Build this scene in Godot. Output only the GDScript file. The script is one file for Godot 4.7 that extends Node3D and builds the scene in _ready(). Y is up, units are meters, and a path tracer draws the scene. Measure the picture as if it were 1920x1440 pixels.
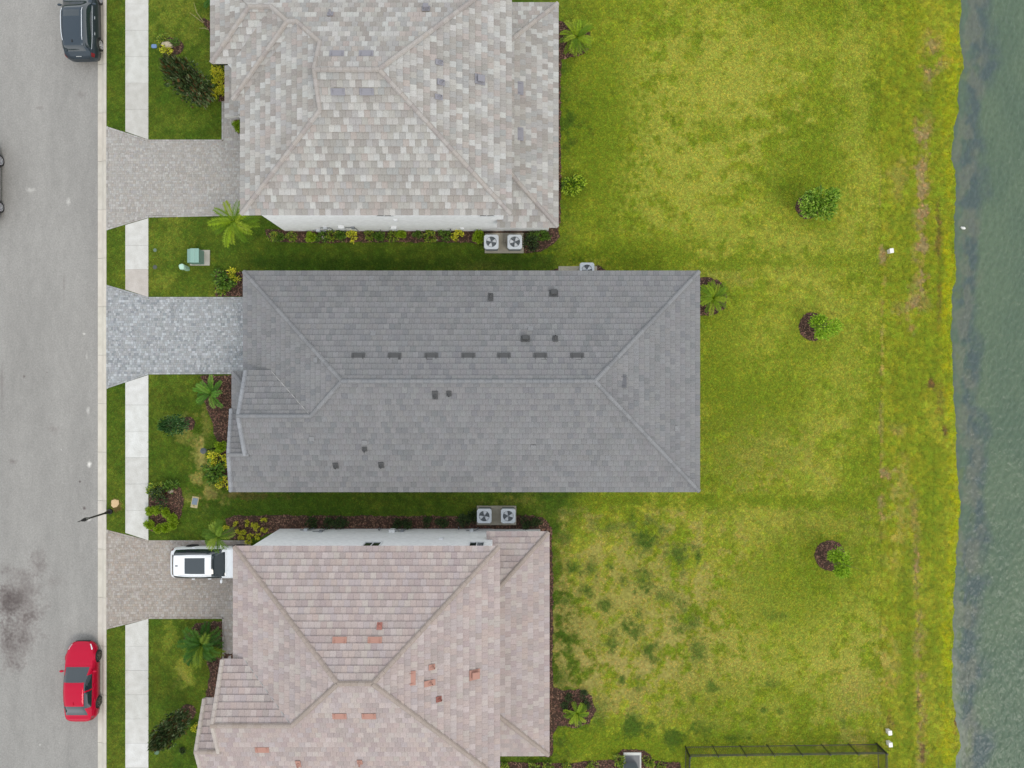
extends Node3D
# A street of three tile-roofed houses seen straight down from 43 m. x runs east (right), z runs south (down), y is up.
const H := 43.0
const F := 1331.0
var M := {}
var rng := RandomNumberGenerator.new()
var used := {}

# ---------------------------------------------------------------- mesh collector
class MB:
	var v := PackedVector3Array()
	var n := PackedVector3Array()
	var c := PackedColorArray()
	var uv := PackedVector2Array()
	func tri(a: Vector3, b: Vector3, d: Vector3, col: Color) -> void:   # counter-clockwise from outside
		var nn := (b - a).cross(d - a).normalized()
		v.append(a); v.append(d); v.append(b)
		n.append(nn); n.append(nn); n.append(nn)
		c.append(col); c.append(col); c.append(col)
	func trin(a: Vector3, b: Vector3, d: Vector3, na: Vector3, nb: Vector3, nd: Vector3, col: Color) -> void:
		v.append(a); v.append(d); v.append(b)
		n.append(na); n.append(nd); n.append(nb)
		c.append(col); c.append(col); c.append(col)
	func quad(a: Vector3, b: Vector3, d: Vector3, e: Vector3, col: Color) -> void:
		tri(a, b, d, col); tri(a, d, e, col)
	func quadn(a: Vector3, b: Vector3, d: Vector3, e: Vector3, na: Vector3, nb: Vector3, nd: Vector3, ne: Vector3, col: Color) -> void:
		trin(a, b, d, na, nb, nd, col); trin(a, d, e, na, nd, ne, col)
	func box(t: Transform3D, s: Vector3, col: Color, bottom := true) -> void:
		var h := s * 0.5
		var p := []
		for i in 8:
			p.append(t * Vector3(h.x if i & 1 else -h.x, h.y if i & 2 else -h.y, h.z if i & 4 else -h.z))
		quad(p[2], p[6], p[7], p[3], col)
		if bottom: quad(p[0], p[1], p[5], p[4], col)
		quad(p[4], p[5], p[7], p[6], col); quad(p[1], p[0], p[2], p[3], col)
		quad(p[5], p[1], p[3], p[7], col); quad(p[0], p[4], p[6], p[2], col)
	func bx(x0: float, x1: float, y0: float, y1: float, z0: float, z1: float, col: Color) -> void:
		box(Transform3D(Basis(), Vector3((x0 + x1) * 0.5, (y0 + y1) * 0.5, (z0 + z1) * 0.5)), Vector3(x1 - x0, y1 - y0, z1 - z0), col)
	func prism(poly: PackedVector2Array, y0: float, y1: float, col: Color, cham := 0.0, t := Transform3D()) -> void:
		var q := poly
		if MB.signed_area(q) < 0.0:
			q = q.duplicate(); q.reverse()
		var m := q.size()
		var cen := Vector2.ZERO
		for p in q: cen += p
		cen /= m
		var top := PackedVector2Array()
		for p in q: top.append(p + (cen - p).normalized() * cham * 1.2 if cham > 0.0 else p)
		for i in m:
			var a := q[i]
			var b := q[(i + 1) % m]
			quad(t * Vector3(b.x, y0, b.y), t * Vector3(a.x, y0, a.y), t * Vector3(a.x, y1 - cham, a.y), t * Vector3(b.x, y1 - cham, b.y), col)
			if cham > 0.0:
				var a2 := top[i]
				var b2 := top[(i + 1) % m]
				quad(t * Vector3(b.x, y1 - cham, b.y), t * Vector3(a.x, y1 - cham, a.y), t * Vector3(a2.x, y1, a2.y), t * Vector3(b2.x, y1, b2.y), col)
		var ix := Geometry2D.triangulate_polygon(top)
		for i in range(0, ix.size(), 3):
			up(t * V3(top[ix[i]], y1), t * V3(top[ix[i + 1]], y1), t * V3(top[ix[i + 2]], y1), col)
	static func V3(p: Vector2, y: float) -> Vector3:
		return Vector3(p.x, y, p.y)
	static func signed_area(q: PackedVector2Array) -> float:
		var s := 0.0
		for i in q.size():
			var a := q[i]
			var b := q[(i + 1) % q.size()]
			s += a.x * b.y - b.x * a.y
		return s * 0.5
	func up(a: Vector3, b: Vector3, d: Vector3, col: Color) -> void:   # whichever way round, facing up
		if (b - a).cross(d - a).y >= 0.0: tri(a, b, d, col)
		else: tri(a, d, b, col)
	func sheet(poly: PackedVector2Array, y: float, col: Color) -> void:
		var ix := Geometry2D.triangulate_polygon(poly)
		for i in range(0, ix.size(), 3):
			up(V3(poly[ix[i]], y), V3(poly[ix[i + 1]], y), V3(poly[ix[i + 2]], y), col)
	func tube(pts: Array, rad: Array, seg: int, col: Color, caps := true) -> void:
		var rings := []
		var norms := []
		for i in pts.size():
			var dir: Vector3 = (pts[min(i + 1, pts.size() - 1)] - pts[max(i - 1, 0)]).normalized()
			var side := dir.cross(Vector3(0.31, 0.17, 0.93)).normalized()
			var oth := dir.cross(side).normalized()
			var r := []
			var nr := []
			for k in seg:
				var a := TAU * k / seg
				var o := side * cos(a) + oth * sin(a)
				r.append(pts[i] + o * rad[i]); nr.append(o)
			rings.append(r); norms.append(nr)
		for i in pts.size() - 1:
			for k in seg:
				var j := (k + 1) % seg
				quadn(rings[i][k], rings[i][j], rings[i + 1][j], rings[i + 1][k], norms[i][k], norms[i][j], norms[i + 1][j], norms[i + 1][k], col)
		if caps:
			for k in range(1, seg - 1):
				tri(rings[0][0], rings[0][k + 1], rings[0][k], col)
				var e := pts.size() - 1
				tri(rings[e][0], rings[e][k], rings[e][k + 1], col)
	func lathe(prof: Array, seg: int, t: Transform3D, col: Color) -> void:   # prof: Vector2(r, y) from low to high
		for i in prof.size() - 1:
			var a: Vector2 = prof[i]
			var b: Vector2 = prof[i + 1]
			var d := (b - a).normalized()
			for k in seg:
				var a0 := TAU * k / seg
				var a1 := TAU * (k + 1) / seg
				var c0 := Vector3(cos(a0), 0, sin(a0))
				var c1 := Vector3(cos(a1), 0, sin(a1))
				var n0 := (t.basis * (c0 * d.y + Vector3(0, -d.x, 0))).normalized()
				var n1 := (t.basis * (c1 * d.y + Vector3(0, -d.x, 0))).normalized()
				var p0 := t * (c0 * a.x + Vector3(0, a.y, 0))
				var p1 := t * (c1 * a.x + Vector3(0, a.y, 0))
				var p2 := t * (c1 * b.x + Vector3(0, b.y, 0))
				var p3 := t * (c0 * b.x + Vector3(0, b.y, 0))
				quadn(p1, p0, p3, p2, n1, n0, n0, n1, col)
	func blob(t: Transform3D, seg: int, rows: int, col: Color, rough := 0.0, r: RandomNumberGenerator = null) -> void:
		var p := []
		for i in rows + 1:
			var la := -PI / 2 + PI * i / rows
			var row := []
			for k in seg:
				var lo := TAU * k / seg
				var f := 1.0 + (r.randf_range(-rough, rough) if r and i > 0 and i < rows else 0.0)
				row.append(t * (Vector3(cos(la) * cos(lo), sin(la), cos(la) * sin(lo)) * f))
			p.append(row)
		for i in rows:
			for k in seg:
				var j := (k + 1) % seg
				quad(p[i][j], p[i][k], p[i + 1][k], p[i + 1][j], col)
	func mesh(mat: Material) -> ArrayMesh:
		var a := []
		a.resize(Mesh.ARRAY_MAX)
		a[Mesh.ARRAY_VERTEX] = v
		a[Mesh.ARRAY_NORMAL] = n
		a[Mesh.ARRAY_COLOR] = c
		if uv.size() == v.size(): a[Mesh.ARRAY_TEX_UV] = uv
		var m := ArrayMesh.new()
		m.add_surface_from_arrays(Mesh.PRIMITIVE_TRIANGLES, a)
		if mat: m.surface_set_material(0, mat)
		return m

# ---------------------------------------------------------------- naming and placing
func numbered(called: String) -> String:
	if not used.has(called):
		used[called] = 0
		return called
	used[called] += 1
	return "%s_%03d" % [called, used[called]]
func tag(o: Node3D, label: String, category: String, group := "") -> Node3D:
	o.set_meta("label", label); o.set_meta("category", category)
	if group != "": o.set_meta("group", group)
	return o
func thing(called: String, label: String, category: String, at := Vector3.ZERO, turn := 0.0, group := "") -> Node3D:
	var o := Node3D.new()
	o.name = numbered(called)
	add_child(o)
	o.position = at; o.rotation.y = turn
	return tag(o, label, category, group)
func part(called: String, mb: MB, mat: Material, parent: Node3D, kind := "") -> MeshInstance3D:
	return inst(called, mb.mesh(mat), parent, kind)
func inst(called: String, mesh: Mesh, parent: Node3D, kind := "") -> MeshInstance3D:
	var o := MeshInstance3D.new()
	o.mesh = mesh
	if parent == self: o.name = numbered(called)
	else: o.name = called
	parent.add_child(o, true)
	if kind != "": o.set_meta("kind", kind)
	return o
func P(px: float, py: float, h := 0.0) -> Vector3:   # the point at height h seen at that place of the photograph
	return Vector3((px - 960.0) / F * (H - h), h, (py - 720.0) / F * (H - h))
func P2(px: float, py: float, h := 0.0) -> Vector2:
	return Vector2((px - 960.0) / F * (H - h), (py - 720.0) / F * (H - h))
func polypx(a: Array, h := 0.0) -> PackedVector2Array:
	var q := PackedVector2Array()
	for i in range(0, a.size(), 2): q.append(P2(a[i], a[i + 1], h))
	return q
func lin(r: float, g: float, b: float, k := 1.0) -> Color:   # sRGB 0..255 -> linear, times k
	var c := Color(r / 255.0, g / 255.0, b / 255.0).srgb_to_linear()
	return Color(c.r * k, c.g * k, c.b * k)
func vary(c: Color, amt: float, hue := 0.0) -> Color:
	var f := 1.0 + rng.randf_range(-amt, amt)
	return Color(c.r * f * (1.0 + rng.randf_range(-hue, hue)), c.g * f, c.b * f * (1.0 + rng.randf_range(-hue, hue)))

# ---------------------------------------------------------------- materials
func noise_tex(freq: float, lo: Color, hi: Color, size := 512, oct := 4, seed_ := 1, normal := false, bump := 4.0) -> NoiseTexture2D:
	var f := FastNoiseLite.new()
	f.noise_type = FastNoiseLite.TYPE_SIMPLEX_SMOOTH
	f.frequency = freq; f.fractal_octaves = oct; f.seed = seed_
	var t := NoiseTexture2D.new()
	t.noise = f; t.width = size; t.height = size; t.seamless = true
	if normal:
		t.as_normal_map = true; t.bump_strength = bump
	else:
		var g := Gradient.new()
		g.set_color(0, lo); g.set_color(1, hi)
		t.color_ramp = g
	return t
func sm(rough := 0.8, vc := true, col := Color.WHITE, metal := 0.0, spec := 0.5) -> StandardMaterial3D:
	var m := StandardMaterial3D.new()
	m.albedo_color = col.linear_to_srgb() if not vc else Color.WHITE
	m.roughness = rough; m.metallic = metal; m.metallic_specular = spec
	m.vertex_color_use_as_albedo = vc
	m.cull_mode = BaseMaterial3D.CULL_DISABLED
	return m
func tri_tex(m: StandardMaterial3D, t: Texture2D, scale: float, nt: Texture2D = null, nscale := 1.0) -> StandardMaterial3D:
	m.uv1_triplanar = true; m.uv1_world_triplanar = true
	m.uv1_scale = Vector3.ONE * scale
	if t: m.albedo_texture = t
	if nt:
		m.normal_enabled = true; m.normal_texture = nt; m.normal_scale = nscale
	return m
func make_materials() -> void:
	var fine := noise_tex(0.03, Color(0.82, 0.82, 0.82), Color(1, 1, 1), 512, 5, 3)
	var fine_n := noise_tex(0.08, Color.BLACK, Color.WHITE, 512, 4, 9, true, 3.0)
	var blotch := noise_tex(0.012, Color(0.91, 0.905, 0.895), Color(1, 1, 1), 512, 5, 5)
	M.tile = tri_tex(sm(0.85), fine, 0.9, fine_n, 0.5)
	M.paver = tri_tex(sm(0.9), fine, 1.3, fine_n, 0.6)
	M.concrete = tri_tex(sm(0.9), blotch, 0.22, fine_n, 0.4)
	M.stucco = tri_tex(sm(0.85), noise_tex(0.02, Color(0.93, 0.93, 0.93), Color(1, 1, 1), 256, 4, 6), 0.5, fine_n, 0.35)
	M.plain = sm(0.6)
	M.matte = sm(0.95)
	M.metal = sm(0.35, true, Color.WHITE, 0.85)
	M.plastic = sm(0.45)
	M.leaf = sm(0.55, true, Color.WHITE, 0.0, 0.35)
	M.leaf.backlight_enabled = true
	M.leaf.backlight = Color(0.35, 0.4, 0.15)
	M.blade = sm(0.7, true, Color.WHITE, 0.0, 0.25)
	M.bark = tri_tex(sm(0.95), fine, 4.0)
	M.glass = sm(0.04, false, Color(0.014, 0.024, 0.030), 0.0, 1.0)
	M.window = sm(0.06, false, Color(0.02, 0.024, 0.028), 0.0, 0.6)
	M.rubber = sm(0.8, false, Color(0.02, 0.02, 0.02))
	M.rim = sm(0.3, false, Color(0.6, 0.6, 0.62), 0.8)
	M.chrome = sm(0.15, false, Color(0.75, 0.76, 0.78), 0.9)
	M.black = sm(0.45, false, Color(0.012, 0.012, 0.013))
	M.lamp_clear = sm(0.12, false, Color(0.7, 0.72, 0.74), 0.2)
	M.lamp_red = sm(0.15, false, Color(0.16, 0.01, 0.012))
func paint(c: Color, metal := 0.0) -> StandardMaterial3D:
	var m := sm(0.4, false, c, metal, 0.2)
	m.clearcoat_enabled = true; m.clearcoat = 0.4; m.clearcoat_roughness = 0.06
	return m

# ================================================================ main
func _ready() -> void:
	rng.seed = 20240611
	var cam := Camera3D.new()
	cam.name = "camera"
	add_child(cam)
	cam.position = Vector3(0, H, 0)
	cam.rotation_degrees = Vector3(-90, 0, 0)
	cam.fov = rad_to_deg(2.0 * atan(720.0 / F))
	cam.near = 0.5; cam.far = 900.0
	cam.current = true
	var we := WorldEnvironment.new()
	we.name = "environment"
	var e := Environment.new()
	e.background_mode = Environment.BG_SKY
	var ps := ProceduralSkyMaterial.new()
	ps.sky_top_color = Color(0.79, 0.815, 0.845)
	ps.sky_horizon_color = Color(0.97, 0.98, 0.99)
	ps.sky_curve = 0.25
	ps.ground_bottom_color = Color(0.3, 0.33, 0.25)
	ps.ground_horizon_color = Color(0.7, 0.72, 0.72)
	ps.sky_energy_multiplier = 1.15
	ps.sun_angle_max = 1.0
	var sky := Sky.new()
	sky.sky_material = ps
	e.sky = sky
	e.tonemap_mode = Environment.TONE_MAPPER_LINEAR
	e.tonemap_exposure = 1.33
	e.sdfgi_enabled = true; e.ssao_enabled = true; e.ssil_enabled = true
	we.environment = e
	add_child(we)
	var sun := DirectionalLight3D.new()
	sun.name = "sun"
	sun.light_color = Color(1.0, 0.98, 0.95)
	sun.light_energy = 0.36
	sun.light_angular_distance = 22.0
	sun.shadow_enabled = true
	add_child(sun)
	sun.look_at_from_position(Vector3.ZERO, -Vector3(0.40, 0.80, 0.45))
	make_materials()
	build_ground()
	build_paving()
	build_houses()
	build_lake()
	build_cars()
	build_utilities()
	build_fence()
	build_garden()
	build_grass()

# ================================================================ ground, lawn and its colours
const GX0 := -34.0
const GZ0 := -28.0
const GS := 0.07
const GW := 920
const GH := 800
var grass_col := PackedColorArray()   # display colour of the turf, before K
var grass_ok := PackedByteArray()     # 1 where turf grows
var grass_tall := PackedByteArray()
const KG := 0.80
const SHORE := [-400, 1806, 0, 1807, 60, 1804, 115, 1811, 150, 1803, 200, 1800, 250, 1793, 290, 1790, 340, 1797, 420, 1795, 500, 1797, 550, 1790, 600, 1789, 720, 1792, 800, 1795, 870, 1799, 950, 1806, 1000, 1800, 1060, 1796, 1150, 1793, 1250, 1790, 1310, 1790, 1340, 1798, 1400, 1805, 1440, 1797, 1850, 1800]
var shore_noise := FastNoiseLite.new()
func shore_x(z: float) -> float:
	var py := z * F / H + 720.0
	for i in range(0, SHORE.size() - 2, 2):
		if py <= SHORE[i + 2] or i == SHORE.size() - 4:
			var t: float = clampf((py - SHORE[i]) / (SHORE[i + 2] - SHORE[i]), 0, 1)
			t = t * t * (3.0 - 2.0 * t)
			return (lerpf(SHORE[i + 1], SHORE[i + 3], t) - 960.0) / F * H + shore_noise.get_noise_1d(z * 30.0) * 0.16 + shore_noise.get_noise_1d(z * 110.0 + 500.0) * 0.06
	return 27.0
func lawn_y(x: float, z: float, sx: float) -> float:
	var d := sx - x
	var y := 0.0
	if d < 3.2:
		var t := clampf(d / 3.2, 0, 1)
		y = -0.335 * (1.0 - t) * (1.0 - t) - 0.03
		y = lerpf(y, 0.0, smoothstep(0.6, 1.0, t))
	return y
func stamp_poly(q: PackedVector2Array, ok: int, grow := 0.0) -> void:
	var polys: Array = [q]
	if grow != 0.0: polys = Geometry2D.offset_polygon(q, grow)
	for p in polys:
		var lo: Vector2 = p[0]
		var hi: Vector2 = p[0]
		for a in p:
			lo = lo.min(a); hi = hi.max(a)
		for j in range(maxi(0, int((lo.y - GZ0) / GS)), mini(GH - 1, int((hi.y - GZ0) / GS) + 1) + 1):
			var z := GZ0 + (j + 0.5) * GS
			var xs := []
			for i in p.size():
				var a: Vector2 = p[i]
				var b: Vector2 = p[(i + 1) % p.size()]
				if (a.y <= z) != (b.y <= z): xs.append(a.x + (z - a.y) / (b.y - a.y) * (b.x - a.x))
			xs.sort()
			for k in range(0, xs.size() - 1, 2):
				for i in range(maxi(0, int(ceil((xs[k] - GX0) / GS - 0.5))), mini(GW - 1, int(floor((xs[k + 1] - GX0) / GS - 0.5))) + 1):
					grass_ok[j * GW + i] = ok
# dry, green, dark, dirt and lime patches of turf, in photograph pixels on the ground: x, y, rx, ry, kind, strength
const PATCHES := [
	1180, 1150, 165, 175, "dry", 0.75, 1120, 1290, 80, 60, "dry", 0.6, 1330, 1260, 150, 110, "dry", 0.5, 1590, 1290, 60, 90, "dry", 0.6, 1400, 1130, 110, 80, "dry", 0.3,
	1260, 330, 170, 120, "yellow", 0.8, 1330, 160, 150, 130, "yellow", 0.7, 1400, 90, 80, 120, "yellow", 0.5, 1200, 200, 60, 90, "yellow", 0.5, 1180, 120, 60, 70, "yellow", 0.4,
	1440, 830, 90, 60, "dry", 0.45, 1500, 980, 180, 60, "dry", 0.3, 1430, 640, 130, 110, "yellow", 0.35, 1560, 450, 130, 70, "yellow", 0.45, 1380, 850, 60, 80, "dry", 0.35, 1350, 520, 60, 20, "dry", 0.4, 1560, 1180, 90, 110, "yellow", 0.6, 1450, 1230, 120, 120, "yellow", 0.5, 1600, 200, 30, 260, "yellow", 0.5, 1580, 700, 60, 120, "yellow", 0.45,
	1120, 200, 70, 150, "green", 0.7, 1110, 320, 60, 120, "green", 0.8, 1340, 245, 30, 20, "green", 0.7, 1510, 340, 60, 60, "green", 0.6, 1200, 470, 180, 22, "green", 0.8, 1390, 490, 250, 16, "green", 0.7, 1440, 735, 70, 60, "green", 0.45, 1400, 775, 90, 90, "green", 0.5, 1350, 700, 40, 200, "green", 0.4, 1520, 640, 60, 50, "green", 0.4, 1500, 940, 320, 12, "green", 0.9, 1180, 935, 140, 12, "green", 0.7, 1520, 1060, 80, 60, "green", 0.45, 1420, 1320, 200, 40, "green", 0.3, 1200, 1390, 160, 30, "green", 0.8, 1100, 1390, 70, 30, "green", 0.8, 1500, 20, 60, 60, "green", 0.4, 1470, 1130, 90, 60, "green", 0.45,
	1077, 1064, 12, 16, "dark", 0.9, 1141, 1058, 10, 9, "dark", 0.9, 1047, 1066, 8, 10, "dark", 0.7, 1100, 1105, 11, 14, "dark", 0.8, 1110, 1070, 12, 16, "dark", 0.6, 1170, 1090, 9, 12, "dark", 0.7, 1205, 1085, 18, 18, "dark", 0.9, 1213, 1005, 24, 28, "dark", 0.85, 1272, 1045, 20, 26, "dark", 0.75, 1308, 1046, 9, 14, "dark", 0.8, 1135, 1137, 11, 12, "dark", 0.7, 1143, 1202, 15, 16, "dark", 0.8, 1195, 1155, 13, 18, "dark", 0.7, 1192, 1182, 13, 14, "dark", 0.7, 1215, 1215, 20, 13, "dark", 0.8, 1292, 1160, 22, 22, "dark", 0.7, 1245, 1122, 22, 14, "dark", 0.5, 1305, 1220, 14, 24, "dark", 0.6, 1060, 1126, 9, 7, "dark", 0.6, 1140, 985, 26, 14, "dark", 0.5, 1060, 1008, 16, 10, "dark", 0.5, 1185, 970, 12, 20, "dark", 0.6, 1192, 1362, 34, 20, "dark", 0.8, 1262, 1385, 16, 24, "dark", 0.7, 1310, 1370, 28, 14, "dark", 0.6, 1165, 1276, 8, 9, "dark", 0.8, 1195, 1280, 9, 14, "dark", 0.6, 1232, 1236, 10, 8, "dark", 0.7, 1172, 1175, 9, 13, "dark", 0.8, 1300, 1310, 7, 12, "dark", 0.7, 1335, 1287, 12, 10, "dark", 0.6, 1450, 1285, 22, 9, "dark", 0.45, 1432, 1331, 5, 5, "dark", 0.6, 1462, 1333, 5, 4, "dark", 0.6, 1580, 1356, 8, 8, "dark", 0.6, 1450, 1155, 22, 10, "dark", 0.4, 1374, 1385, 20, 8, "dark", 0.6, 1120, 1340, 20, 40, "dark", 0.4, 1050, 1270, 12, 16, "dark", 0.5,
	1745, 85, 12, 40, "dirt", 0.7, 1742, 145, 9, 24, "dirt", 0.85, 1775, 115, 12, 16, "dirt", 0.6, 1738, 240, 10, 25, "dirt", 0.5, 1728, 320, 9, 90, "dirt", 0.7, 1727, 440, 8, 90, "dirt", 0.75, 1722, 560, 12, 40, "dirt", 0.7, 1703, 585, 12, 24, "dirt", 0.55, 1762, 440, 6, 70, "soil", 0.5, 1765, 560, 5, 40, "soil", 0.4, 1748, 720, 8, 12, "soil", 0.7, 1776, 810, 6, 12, "soil", 0.7, 1763, 750, 14, 30, "soil", 0.3, 1664, 890, 9, 14, "dirt", 0.7, 1652, 950, 5, 20, "dirt", 0.5, 1684, 812, 10, 14, "dirt", 0.5, 1713, 960, 6, 40, "dirt", 0.5, 1717, 1060, 6, 60, "dirt", 0.75, 1720, 1200, 8, 60, "dirt", 0.6, 1723, 1290, 8, 40, "dirt", 0.65, 1722, 1315, 3, 12, "soil", 0.9, 1726, 1390, 7, 50, "dirt", 0.6, 1730, 1405, 5, 22, "soil", 0.5, 1798, 1355, 5, 26, "soil", 0.8, 1655, 475, 4, 16, "dirt", 0.7, 1657, 540, 3, 20, "dirt", 0.5, 1651, 350, 2, 90, "dry", 0.5, 1654, 640, 2, 80, "dry", 0.5, 1652, 800, 2, 120, "dirt", 0.4, 1668, 1330, 8, 20, "soil", 0.4, 1690, 340, 14, 30, "dirt", 0.3, 1672, 1250, 20, 60, "dry", 0.5, 1690, 970, 18, 90, "dry", 0.6,
	1700, 740, 30, 60, "green", 0.6, 1690, 430, 20, 40, "green", 0.7, 1690, 530, 22, 30, "green", 0.6, 1740, 870, 24, 60, "green", 0.7, 1745, 960, 24, 60, "green", 0.5, 1700, 1130, 14, 140, "green", 0.8, 1705, 1340, 12, 100, "green", 0.8, 1755, 1180, 18, 120, "green", 0.5, 1740, 180, 30, 34, "green", 0.7, 1715, 30, 20, 40, "green", 0.8, 1735, 620, 14, 50, "green", 0.5, 1760, 1010, 24, 60, "green", 0.4,
	1788, 120, 14, 60, "lime", 0.7, 1780, 210, 16, 40, "lime", 0.7, 1785, 340, 10, 60, "lime", 0.5, 1782, 520, 14, 60, "lime", 0.9, 1782, 640, 12, 60, "lime", 0.6, 1786, 760, 10, 60, "lime", 0.7, 1792, 880, 10, 50, "lime", 0.9, 1797, 950, 9, 40, "lime", 0.9, 1788, 1060, 9, 70, "lime", 0.8, 1782, 1220, 12, 80, "lime", 0.9, 1780, 1400, 14, 60, "lime", 0.7, 1725, 50, 30, 60, "lime", 0.3,
	395, 905, 22, 50, "dry", 0.45, 372, 880, 12, 45, "dry", 0.55, 378, 840, 5, 30, "dry", 0.7, 352, 820, 26, 14, "dry", 0.4, 400, 930, 40, 12, "dry", 0.5, 352, 793, 20, 18, "dry", 0.5, 460, 930, 60, 7, "soil", 0.35, 388, 800, 12, 30, "dry", 0.35, 345, 1250, 16, 34, "yellow", 0.6, 335, 1275, 12, 20, "dry", 0.3, 318, 1200, 16, 30, "yellow", 0.35, 500, 960, 400, 6, "lushdark", 0.5, 700, 495, 260, 12, "lushdark", 0.6, 480, 430, 30, 18, "lushdark", 0.6, 900, 500, 60, 10, "dry", 0.2, 960, 940, 60, 10, "dry", 0.3, 216, 945, 9, 9, "soil", 0.6, 330, 20, 60, 70, "yellow", 0.3, 340, 230, 50, 25, "yellow", 0.2, 320, 440, 30, 40, "yellow", 0.25, 305, 520, 18, 20, "yellow", 0.3, 350, 560, 60, 20, "yellow", 0.1]
func build_ground() -> void:
	shore_noise.seed = 4; shore_noise.frequency = 0.02
	# far ground: one sheet to the horizon, below everything
	var g := MB.new()
	g.bx(-420, 420, -1.6, -0.9, -420, 420, lin(92, 104, 52, 0.6))
	var gm := tri_tex(sm(0.95), noise_tex(0.02, Color(0.75, 0.75, 0.7), Color(1, 1, 1), 256, 4, 12), 0.08)
	part("ground", g, gm, self, "structure")
	# turf colours
	var nb := FastNoiseLite.new(); nb.seed = 11; nb.frequency = 0.11; nb.fractal_octaves = 4
	var nm := FastNoiseLite.new(); nm.seed = 12; nm.frequency = 0.55; nm.fractal_octaves = 3
	var nf := FastNoiseLite.new(); nf.seed = 13; nf.frequency = 2.6; nf.fractal_octaves = 2
	var lush := Color8(80, 107, 29)
	var lush2 := Color8(104, 123, 38)
	var green := Color8(126, 145, 34)
	var mid := Color8(147, 160, 45)
	var yellow := Color8(167, 173, 68)
	var kinds := {"dry": Color8(180, 167, 94), "yellow": Color8(173, 178, 70), "green": Color8(120, 141, 32), "dark": Color8(76, 104, 32), "dirt": Color8(168, 147, 98), "soil": Color8(118, 94, 60), "lime": Color8(166, 174, 22), "lushdark": Color8(66, 94, 26)}
	grass_col.resize(GW * GH); grass_ok.resize(GW * GH); grass_tall.resize(GW * GH)
	var back0 := P2(1040, 0).x
	var rough0 := P2(1652, 0).x
	for j in GH:
		var z := GZ0 + (j + 0.5) * GS
		var sx := shore_x(z)
		for i in GW:
			var x := GX0 + (i + 0.5) * GS
			var a := nb.get_noise_2d(x, z)
			var b := nm.get_noise_2d(x, z)
			var back := clampf((x - back0 + a * 3.0) / 2.2, 0, 1)
			var f1 := lush.lerp(lush2, clampf(0.45 + a * 0.9 + b * 0.5, 0, 1))
			if back > 0.0:
				var f2 := green.lerp(mid, clampf(0.5 + a * 1.3 + b * 0.35, 0, 1)).lerp(yellow, clampf(a * 1.2 + b * 0.4 - 0.12, 0, 0.7))
				if x > rough0: f2 = f2.lerp(Color8(140, 153, 32), 0.45)
				f1 = f1.lerp(f2, back)
			var mot := 1.0 + nm.get_noise_2d(x * 2.4 + 9.0, z * 2.4) * 0.11 + nf.get_noise_2d(x * 0.8, z * 0.8) * 0.10
			f1 = Color(f1.r * mot * (1.0 + b * 0.04), f1.g * mot, f1.b * mot)
			var k := j * GW + i
			grass_col[k] = f1
			grass_ok[k] = 1 if x > -24.5 and x < sx - 0.02 else 0
			grass_tall[k] = 1 if x > rough0 else 0
	for q in range(0, PATCHES.size(), 6):
		var cx: float = (PATCHES[q] - 960.0) / F * H
		var cz: float = (PATCHES[q + 1] - 720.0) / F * H
		var rx: float = PATCHES[q + 2] / F * H * 1.25
		var rz: float = PATCHES[q + 3] / F * H * 1.25
		var kc: Color = kinds[PATCHES[q + 4]]
		var st: float = PATCHES[q + 5]
		if PATCHES[q + 4] == "dirt": rx *= 1.5
		var boost := 1.3 if PATCHES[q + 4] in ["dirt", "soil"] else (0.8 if PATCHES[q + 4] == "lime" else 1.0)
		for j in range(maxi(0, int((cz - rz * 1.5 - GZ0) / GS)), mini(GH - 1, int((cz + rz * 1.5 - GZ0) / GS)) + 1):
			var z := GZ0 + (j + 0.5) * GS
			for i in range(maxi(0, int((cx - rx * 1.5 - GX0) / GS)), mini(GW - 1, int((cx + rx * 1.5 - GX0) / GS)) + 1):
				var x := GX0 + (i + 0.5) * GS
				var d := Vector2((x - cx) / rx, (z - cz) / rz).length()
				if d > 1.5: continue
				var w := clampf((1.0 - d + nm.get_noise_2d(x * 1.3 + 40.0, z * 1.3) * 1.15 + nf.get_noise_2d(x, z) * 0.55) * (1.0 if PATCHES[q + 4] == "dark" else 1.45), 0, 1) * minf(1.0, st * (1.1 if PATCHES[q + 4] == "dark" else 1.0))
				if w > 0.0:
					var k := j * GW + i
					grass_col[k] = grass_col[k].lerp(kc, minf(1.0, w * boost))
	# the lawn sheet: thatch and soil under the blades
	var img := PackedByteArray()
	img.resize(GW * GH * 3)
	for k in GW * GH:
		var c := grass_col[k]
		var f := 0.88 + 0.14 * nf.get_noise_2d((k % GW) * 0.11, (k / GW) * 0.11)
		img[k * 3] = int(clampf(c.r * f, 0, 1) * 255.0)
		img[k * 3 + 1] = int(clampf(c.g * f, 0, 1) * 255.0)
		img[k * 3 + 2] = int(clampf(c.b * f, 0, 1) * 255.0)
	var im := Image.create_from_data(GW, GH, false, Image.FORMAT_RGB8, img)
	var lm := sm(0.95, false, Color(KG, KG, KG))
	lm.metallic_specular = 0.2
	lm.albedo_texture = ImageTexture.create_from_image(im)
	var lw := MB.new()
	var rows := []
	var zs := []
	for j in 225: zs.append(-28.0 + j * 0.25)
	for z in zs:
		var sx := shore_x(z)
		var row := PackedVector3Array()
		for i in 41:
			var x := lerpf(-24.55, sx - 3.4, i / 40.0)
			row.append(Vector3(x, 0.0, z))
		for i in range(1, 18):
			var x := sx - 3.4 + i * 0.22
			row.append(Vector3(x, lawn_y(x, z, sx) - (0.5 if i == 17 else 0.0), z))
		rows.append(row)
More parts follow.
